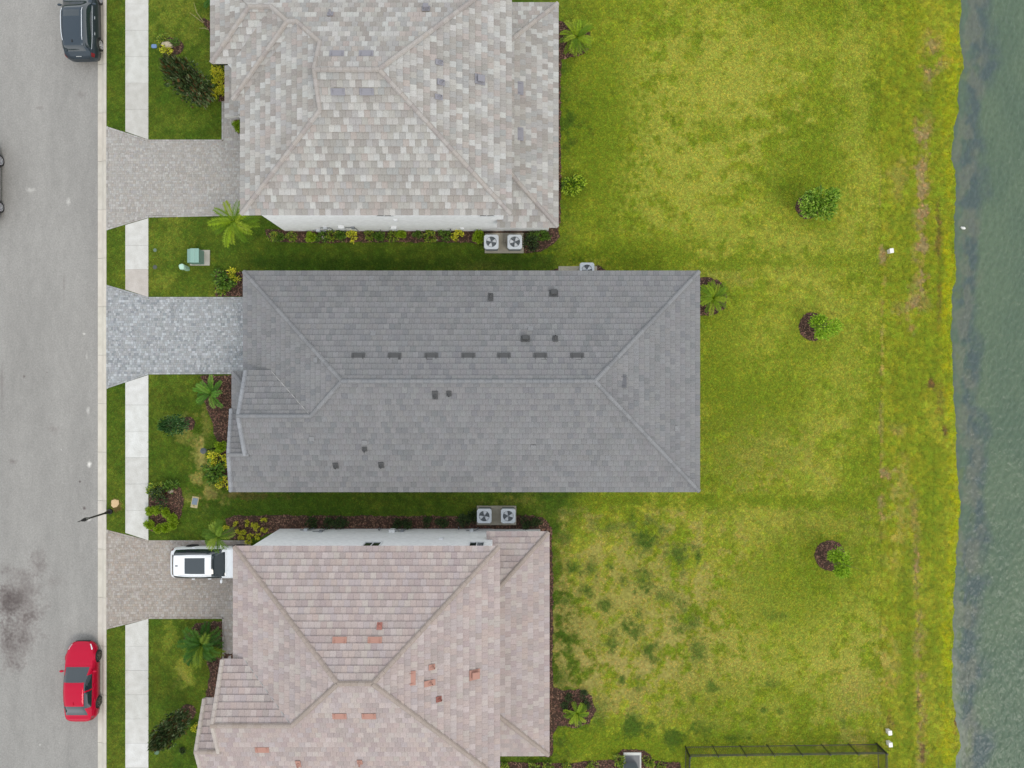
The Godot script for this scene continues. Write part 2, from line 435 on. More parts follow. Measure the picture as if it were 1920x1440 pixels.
	for j in rows.size() - 1:
		for i in rows[j].size() - 1:
			var a: Vector3 = rows[j][i]
			var b: Vector3 = rows[j + 1][i]
			var c: Vector3 = rows[j + 1][i + 1]
			var d: Vector3 = rows[j][i + 1]
			lw.quad(a, b, c, d, Color.WHITE)
	for p in lw.v: lw.uv.append(Vector2((p.x - GX0) / (GW * GS), (p.z - GZ0) / (GH * GS)))
	part("lawn", lw, lm, self, "structure")
	# road: asphalt with its stains
	var RW := 256
	var RH := 1600
	var rb := PackedByteArray()
	rb.resize(RW * RH * 3)
	var stains := [[32, 1125, 50, 74, 0.27], [32, 1195, 48, 54, 0.25], [70, 1060, 18, 30, 0.22], [20, 1230, 34, 38, 0.2], [10, 1130, 30, 44, 0.24], [95, 1090, 22, 20, 0.08], [155, 953, 4, 4, 0.45], [42, 705, 4, 4, 0.4], [100, 805, 14, 10, 0.12], [20, 865, 14, 6, 0.18], [0, 720, 5, 60, 0.12], [165, 870, 5, 8, -0.5], [164, 973, 6, 5, -0.5], [163, 768, 4, 8, -0.3], [55, 355, 12, 7, -0.25], [125, 378, 5, 9, -0.25], [155, 625, 3, 2, -0.4], [112, 843, 2, 2, -0.4], [160, 665, 3, 10, -0.18], [70, 200, 10, 4, 0.12], [150, 175, 12, 8, 0.08], [98, 960, 2, 2, 0.4], [147, 903, 2, 2, 0.4], [97, 1012, 2, 2, 0.4], [51, 535, 2, 2, 0.4], [85, 698, 2, 2, 0.3], [72, 1398, 3, 3, -0.3], [117, 537, 2, 30, 0.12]]
	for j in RH:
		var z := -28.0 + j * 0.035
		for i in RW:
			var x := -33.0 + i * 8.0 / RW
			var warm := 0.0
			var v := 0.572 + rng.randf_range(-0.03, 0.03) + nb.get_noise_2d(x * 3.0, z * 0.6) * 0.035 + nm.get_noise_2d(x * 3.0, z * 1.2) * 0.02 + nf.get_noise_2d(x * 3.0, z * 3.0) * 0.03
			for s in stains:
				var dx: float = (x - (s[0] - 960.0) / F * H) / (s[2] / F * H)
				if absf(dx) > 1.6: continue
				var dz: float = (z - (s[1] - 720.0) / F * H) / (s[3] / F * H)
				if absf(dz) > 1.6: continue
				var w := clampf((1.0 - sqrt(dx * dx + dz * dz) + nm.get_noise_2d(x * 1.2, z * 1.2) * 0.5 + nf.get_noise_2d(x * 1.5, z * 1.5) * 0.3) * 1.0, 0, 1)
				v *= 1.0 - w * s[4]
				warm += w * maxf(s[4], 0.0) * 0.16
			var k := (j * RW + i) * 3
			rb[k] = int(clampf(v * (1.02 + warm), 0, 1) * 255); rb[k + 1] = int(clampf(v, 0, 1) * 255); rb[k + 2] = int(clampf(v * 0.965, 0, 1) * 255)
	var rt := ImageTexture.create_from_image(Image.create_from_data(RW, RH, false, Image.FORMAT_RGB8, rb))
	var rm := sm(0.92, false, Color(0.86, 0.86, 0.86))
	rm.albedo_texture = rt
	rm.normal_enabled = true
	rm.normal_texture = noise_tex(0.2, Color.BLACK, Color.WHITE, 512, 3, 44, true, 2.0)
	rm.normal_scale = 0.25
	var r := MB.new()
	r.quad(Vector3(-33.0, -0.12, 28), Vector3(-25.1, -0.12, 28), Vector3(-25.1, -0.12, -28), Vector3(-33.0, -0.12, -28), Color.WHITE)
	for p in r.v: r.uv.append(Vector2((p.x + 33.0) / 8.0, (p.z + 28.0) / 56.0))
	part("road", r, rm, self, "structure")

# ================================================================ kerbs, sidewalk, driveways
func build_paving() -> void:
	# kerb sections, 2.94 m each, along the near side of the road
	for side in 2:
		var k := Node3D.new()
		k.name = numbered("kerb")
		add_child(k); k.set_meta("kind", "structure")
		var z := -28.2
		while z < 28.0:
			var mb := MB.new()
			var col := vary(lin(216, 209, 196, 0.8), 0.05, 0.015)
			var q := PackedVector2Array([Vector2(-25.15, -0.4), Vector2(-24.56, -0.4), Vector2(-24.56, 0.03), Vector2(-24.60, 0.045), Vector2(-24.72, 0.035), Vector2(-24.82, -0.04), Vector2(-24.90, -0.085), Vector2(-25.15, -0.108)])
			if side == 1:
				for i in q.size(): q[i].x = -57.9 - q[i].x
			var z1 := z + 2.925
			for i in q.size():
				var a := q[i]
				var b := q[(i + 1) % q.size()]
				if side == 0: mb.quad(Vector3(a.x, a.y, z1), Vector3(b.x, b.y, z1), Vector3(b.x, b.y, z), Vector3(a.x, a.y, z), col)
				else: mb.quad(Vector3(a.x, a.y, z), Vector3(b.x, b.y, z), Vector3(b.x, b.y, z1), Vector3(a.x, a.y, z1), col)
			part("kerb_section", mb, M.concrete, k)
			z += 2.94
	# sidewalk slabs between the driveways; the ends are cut along the driveway flares
	var runs := [[[-140, -140], [247, 262]], [[422, 409], [543, 557]], [[717, 703], [999, 1013]], [[1172, 1160], [1620, 1620]]]
	var sw := Node3D.new()
	sw.name = "sidewalk"
	add_child(sw); sw.set_meta("kind", "structure")
	for r in runs:
		var a: float = (r[0][0] + r[0][1]) * 0.5
		var b: float = (r[1][0] + r[1][1]) * 0.5
		var cnt := maxi(2, roundi((b - a) / 47.0))
		for i in cnt:
			var t0 := float(i) / cnt
			var t1 := float(i + 1) / cnt
			var g := 0.0025 if (i + cnt) % 3 else 0.006
			var y00 := lerpf(a, b, t0) if i > 0 else float(r[0][0])
			var y01 := lerpf(a, b, t0) if i > 0 else float(r[0][1])
			var y10 := lerpf(a, b, t1) if i < cnt - 1 else float(r[1][0])
			var y11 := lerpf(a, b, t1) if i < cnt - 1 else float(r[1][1])
			var q := polypx([235.5, y00, 278.5, y01, 278.5, y11, 235.5, y10])
			q[0].y += g; q[1].y += g; q[2].y -= g; q[3].y -= g
			var mb := MB.new()
			var col := lin(219, 217, 211, 0.80)
			if rng.randf() < 0.3: col = lin(226, 225, 221, 0.82)
			if y00 > 495 and y00 < 540: col = lin(206, 198, 190, 0.78)
			if y00 > 150 and y00 < 250: col = lin(210, 207, 200, 0.78)
			mb.prism(q, -0.1, 0.035 + rng.randf_range(-0.002, 0.002), vary(col, 0.02), 0.004)
			part("sidewalk_slab", mb, M.concrete, sw)
	stamp_poly(polypx([235.5, -200, 278.5, -200, 278.5, 1640, 235.5, 1640]), 0)
	# driveways of small concrete pavers
	var pal1 := [lin(186, 180, 173), lin(190, 185, 179), lin(178, 172, 165), lin(198, 194, 188), lin(186, 178, 169), lin(182, 178, 174)]
	var pal2 := [lin(175, 175, 175), lin(182, 183, 183), lin(167, 168, 168), lin(204, 207, 209), lin(188, 191, 193), lin(148, 152, 155), lin(175, 178, 178), lin(168, 170, 173)]
	var pal3 := [lin(181, 170, 159), lin(187, 177, 167), lin(172, 161, 150), lin(193, 184, 175), lin(183, 169, 156), lin(177, 168, 160)]
	driveway("driveway", polypx([199.5, 237, 278, 262, 416, 262, 416, 190, 478, 190, 478, 404, 279, 408, 199.5, 432]), pal1, 0.05)
	pal2 = squeeze(pal2, 0.75)
	driveway("driveway", polypx([199.5, 534, 279, 557, 500, 557, 500, 701, 279, 702, 199.5, 729]), pal2, 0.06)
	driveway("driveway", polypx([199.5, 993, 279, 1013, 470, 1013, 470, 1240, 417, 1240, 417, 1160, 279, 1160, 199.5, 1180]), pal3, 0.05)
func driveway(called: String, q: PackedVector2Array, pal: Array, jit: float) -> void:
	stamp_poly(q, 0, 0.03)
	var o := Node3D.new()
	o.name = numbered(called)
	add_child(o); o.set_meta("kind", "structure")
	var b := MB.new()
	b.prism(q, -0.12, 0.012, lin(140, 132, 120, 0.6))
	part("sand_bed", b, M.matte, o)
	var mb := MB.new()
	var lo := q[0]
	var hi := q[0]
	for p in q:
		lo = lo.min(p); hi = hi.max(p)
	var inner: Array = Geometry2D.offset_polygon(q, -0.11)
	var clump := FastNoiseLite.new()
	clump.seed = 77 + used.size(); clump.frequency = 0.55
	var z := lo.y
	var gap := 0.006
	while z < hi.y:
		var rh: float = [0.09, 0.12, 0.155, 0.155][rng.randi() % 4]
		var x := lo.x - rng.randf() * 0.2
		while x < hi.x:
			var w: float = [0.09, 0.12, 0.155, 0.2][rng.randi() % 4]
			var r := PackedVector2Array([Vector2(x + gap, z + gap), Vector2(x + w, z + gap), Vector2(x + w, z + rh), Vector2(x + gap, z + rh)])
			x += w
			var inside := true
			for p in r:
				if not Geometry2D.is_point_in_polygon(p, inner[0]):
					inside = false
					break
			var t := clump.get_noise_2d(x, z) * 0.6 + rng.randf() * 0.9 - 0.15
			var col: Color = pal[clampi(int(t * pal.size()), 0, pal.size() - 1)] if rng.randf() < 0.55 else pal[rng.randi() % pal.size()]
			col = vary(Color(col.r * 0.86, col.g * 0.86, col.b * 0.86), jit, 0.02)
			var y := 0.028 + rng.randf_range(-0.003, 0.003)
			if inside: slab(mb, r, y, col)
			else:
				for c in Geometry2D.intersect_polygons(r, inner[0]):
					if absf(MB.signed_area(c)) > 0.002: slab(mb, c, y, col)
		z += rh
	# a soldier course round the edge
	for i in q.size():
		var a := q[i]
		var d := q[(i + 1) % q.size()] - a
		var ln := d.length()
		var u := d / ln
		var nn := Vector2(-u.y, u.x)
		if not Geometry2D.is_point_in_polygon(a + u * ln * 0.5 + nn * 0.05, q): nn = -nn
		var n := maxi(1, int(ln / 0.21))
		for k in n:
			var s0 := ln * k / n + 0.004
			var s1 := ln * (k + 1) / n - 0.004
			var c: Color = pal[rng.randi() % mini(4, pal.size())]
			slab(mb, PackedVector2Array([a + u * s0, a + u * s1, a + u * s1 + nn * 0.1, a + u * s0 + nn * 0.1]), 0.03 + 0.0004 * i, vary(Color(c.r * 0.84, c.g * 0.84, c.b * 0.84), jit, 0.02))
	part("pavers", mb, M.paver, o, "stuff")
func slab(mb: MB, q: PackedVector2Array, y: float, col: Color) -> void:
	var m := q.size()
	for i in range(1, m - 1):
		mb.up(Vector3(q[0].x, y, q[0].y), Vector3(q[i].x, y, q[i].y), Vector3(q[i + 1].x, y, q[i + 1].y), col)
	var cw := MB.signed_area(q) < 0.0
	for i in m:
		var a := q[i]
		var b := q[(i + 1) % m]
		if cw:
			var s := a; a = b; b = s
		mb.quad(Vector3(b.x, 0.013, b.y), Vector3(a.x, 0.013, a.y), Vector3(a.x, y, a.y), Vector3(b.x, y, b.y), col)

# ================================================================ houses
const PITCH := 0.45
const TW := 0.305
const TE := 0.343
class Face:
	var q: PackedVector2Array    # plan outline
	var d: Vector2               # downhill direction in plan
	var s: float                 # d . p at the eave
	var h0: float                # height at the eave
	func _init(poly: Array, dd: Vector2, ss: float, hh: float) -> void:
		for p in poly: q.append(p)
		d = dd; s = ss; h0 = hh
	func h(p: Vector2) -> float:
		return h0 + 0.45 * (s - d.dot(p))
	func e() -> Vector2:
		return Vector2(-d.y, d.x)
	func vup() -> Vector3:
		return Vector3(-d.x, 0.45, -d.y).normalized()
	func nrm() -> Vector3:
		return Vector3(d.x * 0.45, 1.0, d.y * 0.45).normalized()
	func at(u: float, v: float, lift: float) -> Vector3:
		var k := v / sqrt(1.0 + 0.45 * 0.45)
		var p := e() * u + d * (s - k)
		return Vector3(p.x, h0 + 0.45 * k, p.y) + nrm() * lift
	func uv2(p: Vector2) -> Vector2:
		return Vector2(e().dot(p), (s - d.dot(p)) * sqrt(1.0 + 0.45 * 0.45))
	func seen(px: float, py: float) -> Vector3:   # where the line of sight meets this slope
		var w := Vector2(px - 960.0, py - 720.0) / 1331.0
		var qd := d.dot(w)
		var hh := (h0 + 0.45 * s - 43.0 * 0.45 * qd) / (1.0 - 0.45 * qd)
		return Vector3(w.x * (43.0 - hh), hh, w.y * (43.0 - hh))
	func basis() -> Basis:
		var ee := e()
		return Basis(Vector3(ee.x, 0, ee.y), nrm(), -vup())

func tile_into(mb: MB, f: Face, r: PackedVector2Array, v0: float, col: Color, jit: float) -> void:
	# r: tile outline on the slope (u, v); the butt end stands proud of the course below
	var top := []
	var low := []
	for p in r:
		var t := clampf((p.y - v0) / TE, 0, 1)
		top.append(f.at(p.x, p.y, lerpf(0.066 + jit, 0.014, t)))
		low.append(f.at(p.x, p.y, 0.0))
	var m := r.size()
	var ccw: bool = (top[1] - top[0]).cross(top[2] - top[0]).dot(f.nrm()) > 0.0
	for i in range(1, m - 1):
		if ccw: mb.tri(top[0], top[i], top[i + 1], col)
		else: mb.tri(top[0], top[i + 1], top[i], col)
	for i in m:
		var j := (i + 1) % m
		if ccw: mb.quad(low[i], low[j], top[j], top[i], col)
		else: mb.quad(low[j], low[i], top[i], top[j], col)
func roof(house: Node3D, called: String, faces: Array, pal: Array, edge: Color, singles: int, jitter: float) -> MeshInstance3D:
	var deck := MB.new()
	for f in faces:
		var q: PackedVector2Array = f.q
		if MB.signed_area(q) < 0.0:
			q = q.duplicate(); q.reverse()
		var ix := Geometry2D.triangulate_polygon(q)
		for i in range(0, ix.size(), 3):
			var t := []
			for k in 3: t.append(Vector3(q[ix[i + k]].x, f.h(q[ix[i + k]]), q[ix[i + k]].y))
			deck.up(t[0], t[1], t[2], edge)
			deck.quad(t[0] - Vector3(0, 0.17, 0), t[1] - Vector3(0, 0.17, 0), t[2] - Vector3(0, 0.17, 0), t[2] - Vector3(0, 0.17, 0), edge)
		for i in q.size():
			var a := q[i]
			var b := q[(i + 1) % q.size()]
			var A := Vector3(a.x, f.h(a), a.y)
			var B := Vector3(b.x, f.h(b), b.y)
			deck.quad(B - Vector3(0, 0.17, 0), A - Vector3(0, 0.17, 0), A, B, edge)
	var rf := part(called, deck, M.stucco, house)
	var mb := MB.new()
	var full := []
	var age := FastNoiseLite.new()
	age.seed = 51; age.frequency = 0.35; age.fractal_octaves = 3
	for f in faces:
		var poly := PackedVector2Array()
		var lo := Vector2(1e9, 1e9)
		var hi := Vector2(-1e9, -1e9)
		for p in f.q:
			var w: Vector2 = f.uv2(p)
			poly.append(w); lo = lo.min(w); hi = hi.max(w)
		var eave_low := lo.y < 0.05
		var grown := poly
		if eave_low:
			for i in grown.size():
				if grown[i].y < 0.02: grown[i].y = -0.05
		var row := 0
		var v := -0.05
		while v < hi.y:
			var u := lo.x - (TW * 0.5 if row % 2 else 0.0) - 0.1
			while u < hi.x:
				var r := PackedVector2Array([Vector2(u + 0.003, v), Vector2(u + TW - 0.003, v), Vector2(u + TW - 0.003, v + TE), Vector2(u + 0.003, v + TE)])
				var col: Color = pal[rng.randi() % pal.size()]
				var jit := rng.randf_range(-0.004, 0.005)
				var wx: Vector3 = f.at(u, v, 0)
				var wa := 1.0 + age.get_noise_2d(wx.x * 1.5, wx.z * 1.5) * 0.06
				var base := col
				col = Color(col.r * wa, col.g * wa, col.b * wa)
				var ins := 0
				for p in r:
					if Geometry2D.is_point_in_polygon(p, grown): ins += 1
				if ins == 4:
					var c: Vector3 = f.at(u + TW * 0.5, v + TE * 0.5, 0)
					var to := Vector3(0, H, 0) - c
					var sc: float = f.nrm().dot(to.normalized()) / to.length_squared()
					if absf(c.x) > 30.0 or absf(c.z) > 18.5 * (H - c.y) / 37.0: sc = 0.0
					full.append([sc, f, u, v, col, r, jit, base])
				else:
					for cpoly in Geometry2D.intersect_polygons(r, grown):
						if absf(MB.signed_area(cpoly)) > 0.0015: tile_into(mb, f, cpoly, v, vary(col, jitter, 0.015), jit)
				u += TW
			v += TE
			row += 1
	full.sort_custom(func(a, b): return a[0] > b[0])
	# the tiles that show largest are pieces of their own
	var tones := {}
	for i in full.size():
		var t = full[i]
		if i >= singles:
			tile_into(mb, t[1], t[5], t[3], vary(t[4], jitter, 0.015), t[6])
			continue
		var key: int = pal.find(t[7]) * 4 + (0 if t[4].g < t[7].g * 0.985 else (2 if t[4].g > t[7].g * 1.015 else 1))
		if not tones.has(key):
			var tm := MB.new()
			var col := vary(t[4], jitter * 0.5, 0.015)
			var hw := TW * 0.5 - 0.003
			var p := [Vector3(-hw, 0.067, TE / 2), Vector3(hw, 0.067, TE / 2), Vector3(hw, 0.014, -TE / 2), Vector3(-hw, 0.014, -TE / 2)]
			tm.quad(p[0], p[1], p[2], p[3], col)
			for k in 4:
				var a: Vector3 = p[k]
				var b: Vector3 = p[(k + 1) % 4]
				tm.quad(Vector3(a.x, 0, a.z), Vector3(b.x, 0, b.z), b, a, col)
			tones[key] = tm.mesh(M.tile)
		var o := inst("roof_tile", tones[key], rf)
		var f: Face = t[1]
		o.transform = Transform3D(f.basis().rotated(f.nrm(), rng.randf_range(-0.006, 0.006)), f.at(t[2] + TW * 0.5, t[3] + TE * 0.5, t[6] * 0.5))
	part("roof_tile_field", mb, M.tile, rf, "stuff")
	return rf
var cap_meshes := {}
func caps(rf: Node3D, a: Vector3, b: Vector3, pal: Array, called := "ridge_cap", wid := 0.125, rise := 0.065) -> void:
	var d := b - a
	var n := maxi(1, roundi(d.length() / 0.36))
	var st := d.length() / n
	var z := -d.normalized()
	var x := Vector3.UP.cross(z).normalized()
	var y := z.cross(x).normalized()
	for i in n:
		var k := rng.randi() % pal.size()
		var key := "%s%d%d%.2f" % [called, k, hash(pal), wid]
		if not cap_meshes.has(key):
			var mb := MB.new()
			var col: Color = vary(pal[k], 0.05, 0.01)
			var arc0 := [Vector2(-wid, -0.05), Vector2(-wid * 0.55, rise * 0.55), Vector2(0, rise * 0.8), Vector2(wid * 0.55, rise * 0.55), Vector2(wid, -0.05)]
			for s in 4:
				var p0: Vector2 = arc0[s]
				var p1: Vector2 = arc0[s + 1]
				var lift := Vector3(0, 0.03, 0)
				mb.quad(Vector3(p0.x, p0.y, 0.2) + lift, Vector3(p1.x, p1.y, 0.2) + lift, Vector3(p1.x, p1.y, -0.2), Vector3(p0.x, p0.y, -0.2), col)
				mb.quad(Vector3(p0.x, p0.y - 0.06, 0.2), Vector3(p1.x, p1.y - 0.06, 0.2), Vector3(p1.x, p1.y, 0.2) + lift, Vector3(p0.x, p0.y, 0.2) + lift, col)
			cap_meshes[key] = mb.mesh(M.tile)
		var o := inst(called, cap_meshes[key], rf)
		o.transform = Transform3D(Basis(x, y, z).scaled_local(Vector3(1, 1, st / 0.36)), a + d * ((i + 0.5) / n) + y * 0.035)
func vent(rf: Node3D, f: Face, px: float, py: float, w: float, l: float, col: Color, kind := "flat", mat: Material = null) -> void:
	# w along the eave, l up the slope
	var mb := MB.new()
	var c := f.seen(px, py)
	var called := "roof_vent"
	if kind == "flat":
		var hw := w * 0.5
		var hl := l * 0.5
		mb.quad(Vector3(-hw, 0.075, hl), Vector3(hw, 0.075, hl), Vector3(hw, 0.02, -hl), Vector3(-hw, 0.02, -hl), col)
		mb.quad(Vector3(-hw, -0.01, hl), Vector3(hw, -0.01, hl), Vector3(hw, 0.075, hl), Vector3(-hw, 0.075, hl), col)
		mb.quad(Vector3(hw, -0.01, hl), Vector3(hw, -0.01, -hl), Vector3(hw, 0.02, -hl), Vector3(hw, 0.075, hl), col)
		mb.quad(Vector3(-hw, -0.01, -hl), Vector3(-hw, -0.01, hl), Vector3(-hw, 0.075, hl), Vector3(-hw, 0.02, -hl), col)
		mb.box(Transform3D(Basis(), Vector3(-hw * 0.72, 0.062, 0.0)), Vector3(0.02, 0.02, l * 0.9), col)
		mb.box(Transform3D(Basis(), Vector3(hw * 0.72, 0.062, 0.0)), Vector3(0.02, 0.02, l * 0.9), col)
		if l > w:
			mb.box(Transform3D(Basis(), Vector3(0, 0.07, hl * 0.5)), Vector3(w * 0.9, 0.02, 0.02), col)
	else:
		mb.box(Transform3D(Basis(Vector3.RIGHT, 0.1), Vector3(0, 0.045, 0)), Vector3(w, 0.03, l), col)
		var up_ := Basis().rotated(Vector3.RIGHT, 0.0)
		if kind == "pipe":
			called = "vent_pipe"
			mb.lathe([Vector2(0.085, 0.0), Vector2(0.055, 0.08), Vector2(0.05, 0.2), Vector2(0.035, 0.2), Vector2(0.035, 0.1)], 12, Transform3D(Basis().rotated(Vector3.RIGHT, 0.42), Vector3(0, 0.05, 0)), col)
		else:
			called = "vent_hood"
			mb.prism(PackedVector2Array([Vector2(-w * 0.26, -l * 0.26), Vector2(w * 0.26, -l * 0.26), Vector2(w * 0.26, l * 0.26), Vector2(-w * 0.26, l * 0.26)]), 0.05, 0.2, col, 0.02, Transform3D(up_, Vector3.ZERO))
			mb.prism(PackedVector2Array([Vector2(-w * 0.34, -l * 0.32), Vector2(w * 0.34, -l * 0.32), Vector2(w * 0.34, l * 0.36), Vector2(-w * 0.34, l * 0.36)]), 0.2, 0.25, col, 0.02, Transform3D(up_, Vector3.ZERO))
	var o := part(called, mb, mat if mat else M.matte, rf)
	o.transform = Transform3D(f.basis(), c + f.nrm() * 0.03)
func odd_tile(rf: Node3D, f: Face, px: float, py: float, col: Color) -> void:
	var mb := MB.new()
	mb.box(Transform3D(Basis(Vector3.RIGHT, 0.11), Vector3(0, 0.05, 0)), Vector3(0.28, 0.02, 0.3), col)
	var o := part("replacement_tile", mb, M.tile, rf)
	o.transform = Transform3D(f.basis(), f.seen(px, py) + f.nrm() * 0.01)
func v3(p: Vector2, h: float) -> Vector3:
	return Vector3(p.x, h, p.y)
func hipcap(rf: Node3D, f: Face, a: Vector2, b: Vector2, pal: Array, called := "hip_cap") -> void:
	caps(rf, v3(a, f.h(a) + 0.03), v3(b, f.h(b) + 0.03), pal, called)
func win(house: Node3D, x0: float, x1: float, y0: float, y1: float, z: float, out: float) -> void:
	# a window on a wall across z; out is +1 or -1
	var fr := MB.new()
	var wc := lin(236, 238, 238, 0.8)
	for b in [[x0 - 0.07, x1 + 0.07, y0 - 0.07, y0], [x0 - 0.07, x1 + 0.07, y1, y1 + 0.07], [x0 - 0.07, x0, y0, y1], [x1, x1 + 0.07, y0, y1], [(x0 + x1) / 2 - 0.02, (x0 + x1) / 2 + 0.02, y0, y1]]:
		fr.bx(b[0], b[1], b[2], b[3], minf(z - 0.02 * out, z + 0.05 * out), maxf(z - 0.02 * out, z + 0.05 * out), wc)
	var w := part("window", fr, M.plain, house)
	var pn := MB.new()
	pn.bx(x0, x1, y0, y1, minf(z, z + 0.015 * out), maxf(z, z + 0.015 * out), Color.WHITE)
	part("pane", pn, M.window, w)
func wallbox(mb: MB, x0: float, x1: float, z0: float, z1: float, h: float, col: Color) -> void:
	mb.bx(x0, x1, -0.2, h, z0, z1, col)
func gable_box(mb: MB, x0: float, x1: float, prof: Array, col: Color) -> void:   # prof: Vector2(z, h) outline, extruded along x
	var m := prof.size()
	for i in m:
		var a: Vector2 = prof[i]
		var b: Vector2 = prof[(i + 1) % m]
		mb.quad(Vector3(x0, a.y, a.x), Vector3(x0, b.y, b.x), Vector3(x1, b.y, b.x), Vector3(x1, a.y, a.x), col)
	for i in range(1, m - 1):
		mb.tri(Vector3(x0, prof[0].y, prof[0].x), Vector3(x0, prof[i].y, prof[i].x), Vector3(x0, prof[i + 1].y, prof[i + 1].x), col)
		mb.tri(Vector3(x1, prof[0].y, prof[0].x), Vector3(x1, prof[i + 1].y, prof[i + 1].x), Vector3(x1, prof[i].y, prof[i].x), col)
func squeeze(a: Array, k: float) -> Array:
	var m := Color(0, 0, 0)
	for c in a: m += c / float(a.size())
	var o := []
	for c in a: o.append(m.lerp(c, k))
	return o
func scaled_pal(a: Array, k: float) -> Array:
	var o := []
	for c in a: o.append(Color(c.r * k, c.g * k, c.b * k))
	return o
func build_houses() -> void:
	var N := Vector2(0, -1)
	var S := Vector2(0, 1)
	var E := Vector2(1, 0)
	var W := Vector2(-1, 0)
	var white := lin(246, 246, 245, 0.95)
	# ------------------------------------------------ middle house, one storey, grey tiles
	var h2 := thing("tiled_house", "long single storey house with plain dark grey tiled hip roof", "house", Vector3.ZERO)
	var wl := MB.new()
	wallbox(wl, -14.72, 10.14, -5.93, 5.63, 2.86, white)
	wallbox(wl, -15.5, -14.72, 1.85, 5.63, 2.72, white)
	gable_box(wl, -14.55, -12.2, [Vector2(-0.3, 2.8), Vector2(-0.3, 3.62), Vector2(1.72, 4.6), Vector2(4.0, 3.6), Vector2(4.0, 2.8)], white)
	gable_box(wl, -15.55, -14.6, [Vector2(1.85, 2.6), Vector2(1.85, 2.75), Vector2(3.9, 3.6), Vector2(5.6, 2.85), Vector2(5.6, 2.6)], white)
	part("wall", wl, M.stucco, h2)
	stamp_poly(PackedVector2Array([Vector2(-15.5, -5.93), Vector2(10.14, -5.93), Vector2(10.14, 5.63), Vector2(-15.5, 5.63)]), 0)
	var A := Vector2(-8.94, -0.15)
	var B := Vector2(4.36, -0.15)
	var G := Vector2(-10.81, 1.72)
	var fN := Face.new([Vector2(-15.12, -6.33), Vector2(10.54, -6.33), B, A], N, 6.33, 2.9)
	var fE := Face.new([Vector2(10.54, -6.33), Vector2(10.54, 6.03), B], E, 10.54, 2.9)
	var fW := Face.new([Vector2(-15.12, -6.33), A, G, Vector2(-13.1, -0.45), Vector2(-15.12, -0.45)], W, 15.12, 2.9)
	var fS := Face.new([A, B, Vector2(10.54, 6.03), Vector2(-15.92, 6.03), Vector2(-15.66, 3.9), Vector2(-14.77, 3.9), Vector2(-14.77, 1.72), G], S, 6.03, 2.9)
	var fG := Face.new([Vector2(-14.77, -0.7), Vector2(-13.28, -0.7), G, Vector2(-14.77, 1.72)], N, 0.7, 3.75)
	var fL := Face.new([Vector2(-15.95, 1.45), Vector2(-14.5, 1.45), Vector2(-14.5, 3.9), Vector2(-15.66, 3.9)], N, -1.45, 2.76)
	var fP := Face.new([Vector2(-15.83, -0.66), Vector2(-15.0, 0.17), Vector2(-14.6, 0.17), Vector2(-14.6, 1.42), Vector2(-15.83, 1.42)], W, 15.83, 2.72)
	var fQ := Face.new([Vector2(-15.83, -0.66), Vector2(-14.6, -0.66), Vector2(-14.6, 0.17), Vector2(-15.0, 0.17)], N, 0.66, 2.72)
	var kg := 1.03
	var greys := []
	for k in 5: greys.append(lin(126 + k * 1.6, 125 + k * 1.6, 125.2 + k * 1.6, kg))
	greys.append(lin(120, 120, 121, kg))
	var r2 := roof(h2, "roof", [fN, fE, fW, fS, fG, fL, fP, fQ], greys, lin(150, 150, 152, 0.8), 300, 0.022)
	var cg := [lin(128, 128, 130, kg), lin(134, 134, 135, kg)]
	hipcap(r2, fN, A, B, cg, "ridge_cap")
	hipcap(r2, fN, Vector2(-15.12, -6.33), A, cg)
	hipcap(r2, fN, Vector2(10.54, -6.33), B, cg)
	hipcap(r2, fS, Vector2(10.54, 6.03), B, cg)
	hipcap(r2, fS, G, A, cg)
	hipcap(r2, fS, Vector2(-14.77, 1.72), G, cg, "ridge_cap")
	hipcap(r2, fS, Vector2(-15.66, 3.9), Vector2(-14.5, 3.9), cg, "ridge_cap")
	hipcap(r2, fP, Vector2(-15.83, -0.66), Vector2(-15.0, 0.17), cg)
	var pale := [lin(150, 151, 154, kg), lin(142, 143, 146, kg)]
	hipcap(r2, fG, Vector2(-14.72, -0.7), Vector2(-14.72, 1.72), pale, "rake_tile")
	hipcap(r2, fS, Vector2(-14.72, 3.9), Vector2(-14.72, 1.72), pale, "rake_tile")
	hipcap(r2, fL, Vector2(-15.9, 1.45), Vector2(-15.62, 3.9), pale, "rake_tile")
	hipcap(r2, fS, Vector2(-15.87, 6.03), Vector2(-15.62, 3.9), pale, "rake_tile")
	valley(r2, fG, Vector2(-13.28, -0.7), G)
	var dk := lin(84, 84, 85, 0.8)
	for x in [672, 740, 809, 878, 945, 1013, 1082]: vent(r2, fN, x, 669, 0.71, 0.38, dk)
	vent(r2, fN, 920, 558, 0.27, 0.5, dk, "pipe"); vent(r2, fN, 1038, 551, 0.48, 0.46, dk, "hood"); vent(r2, fN, 985, 636, 0.48, 0.38, dk, "hood"); vent(r2, fN, 1041, 636, 0.27, 0.36, dk, "pipe")
	vent(r2, fS, 816, 740, 0.3, 0.5, dk, "pipe"); vent(r2, fS, 842, 737, 0.27, 0.32, dk, "pipe"); vent(r2, fS, 684, 841, 0.27, 0.27, dk, "pipe"); vent(r2, fS, 630, 872, 0.3, 0.36, dk, "pipe"); vent(r2, fS, 715, 871, 0.3, 0.36, dk, "pipe")
	vent(r2, fE, 1168, 715, 0.68, 0.32, lin(104, 104, 108, 0.8))
	for t in [[fN, 700, 626], [fW, 593, 675], [fS, 585, 822], [fN, 995, 617], [fE, 1268, 803], [fS, 684, 829], [fS, 1000, 838]]: odd_tile(r2, t[0], t[1], t[2], lin(152, 152, 154, 0.8))
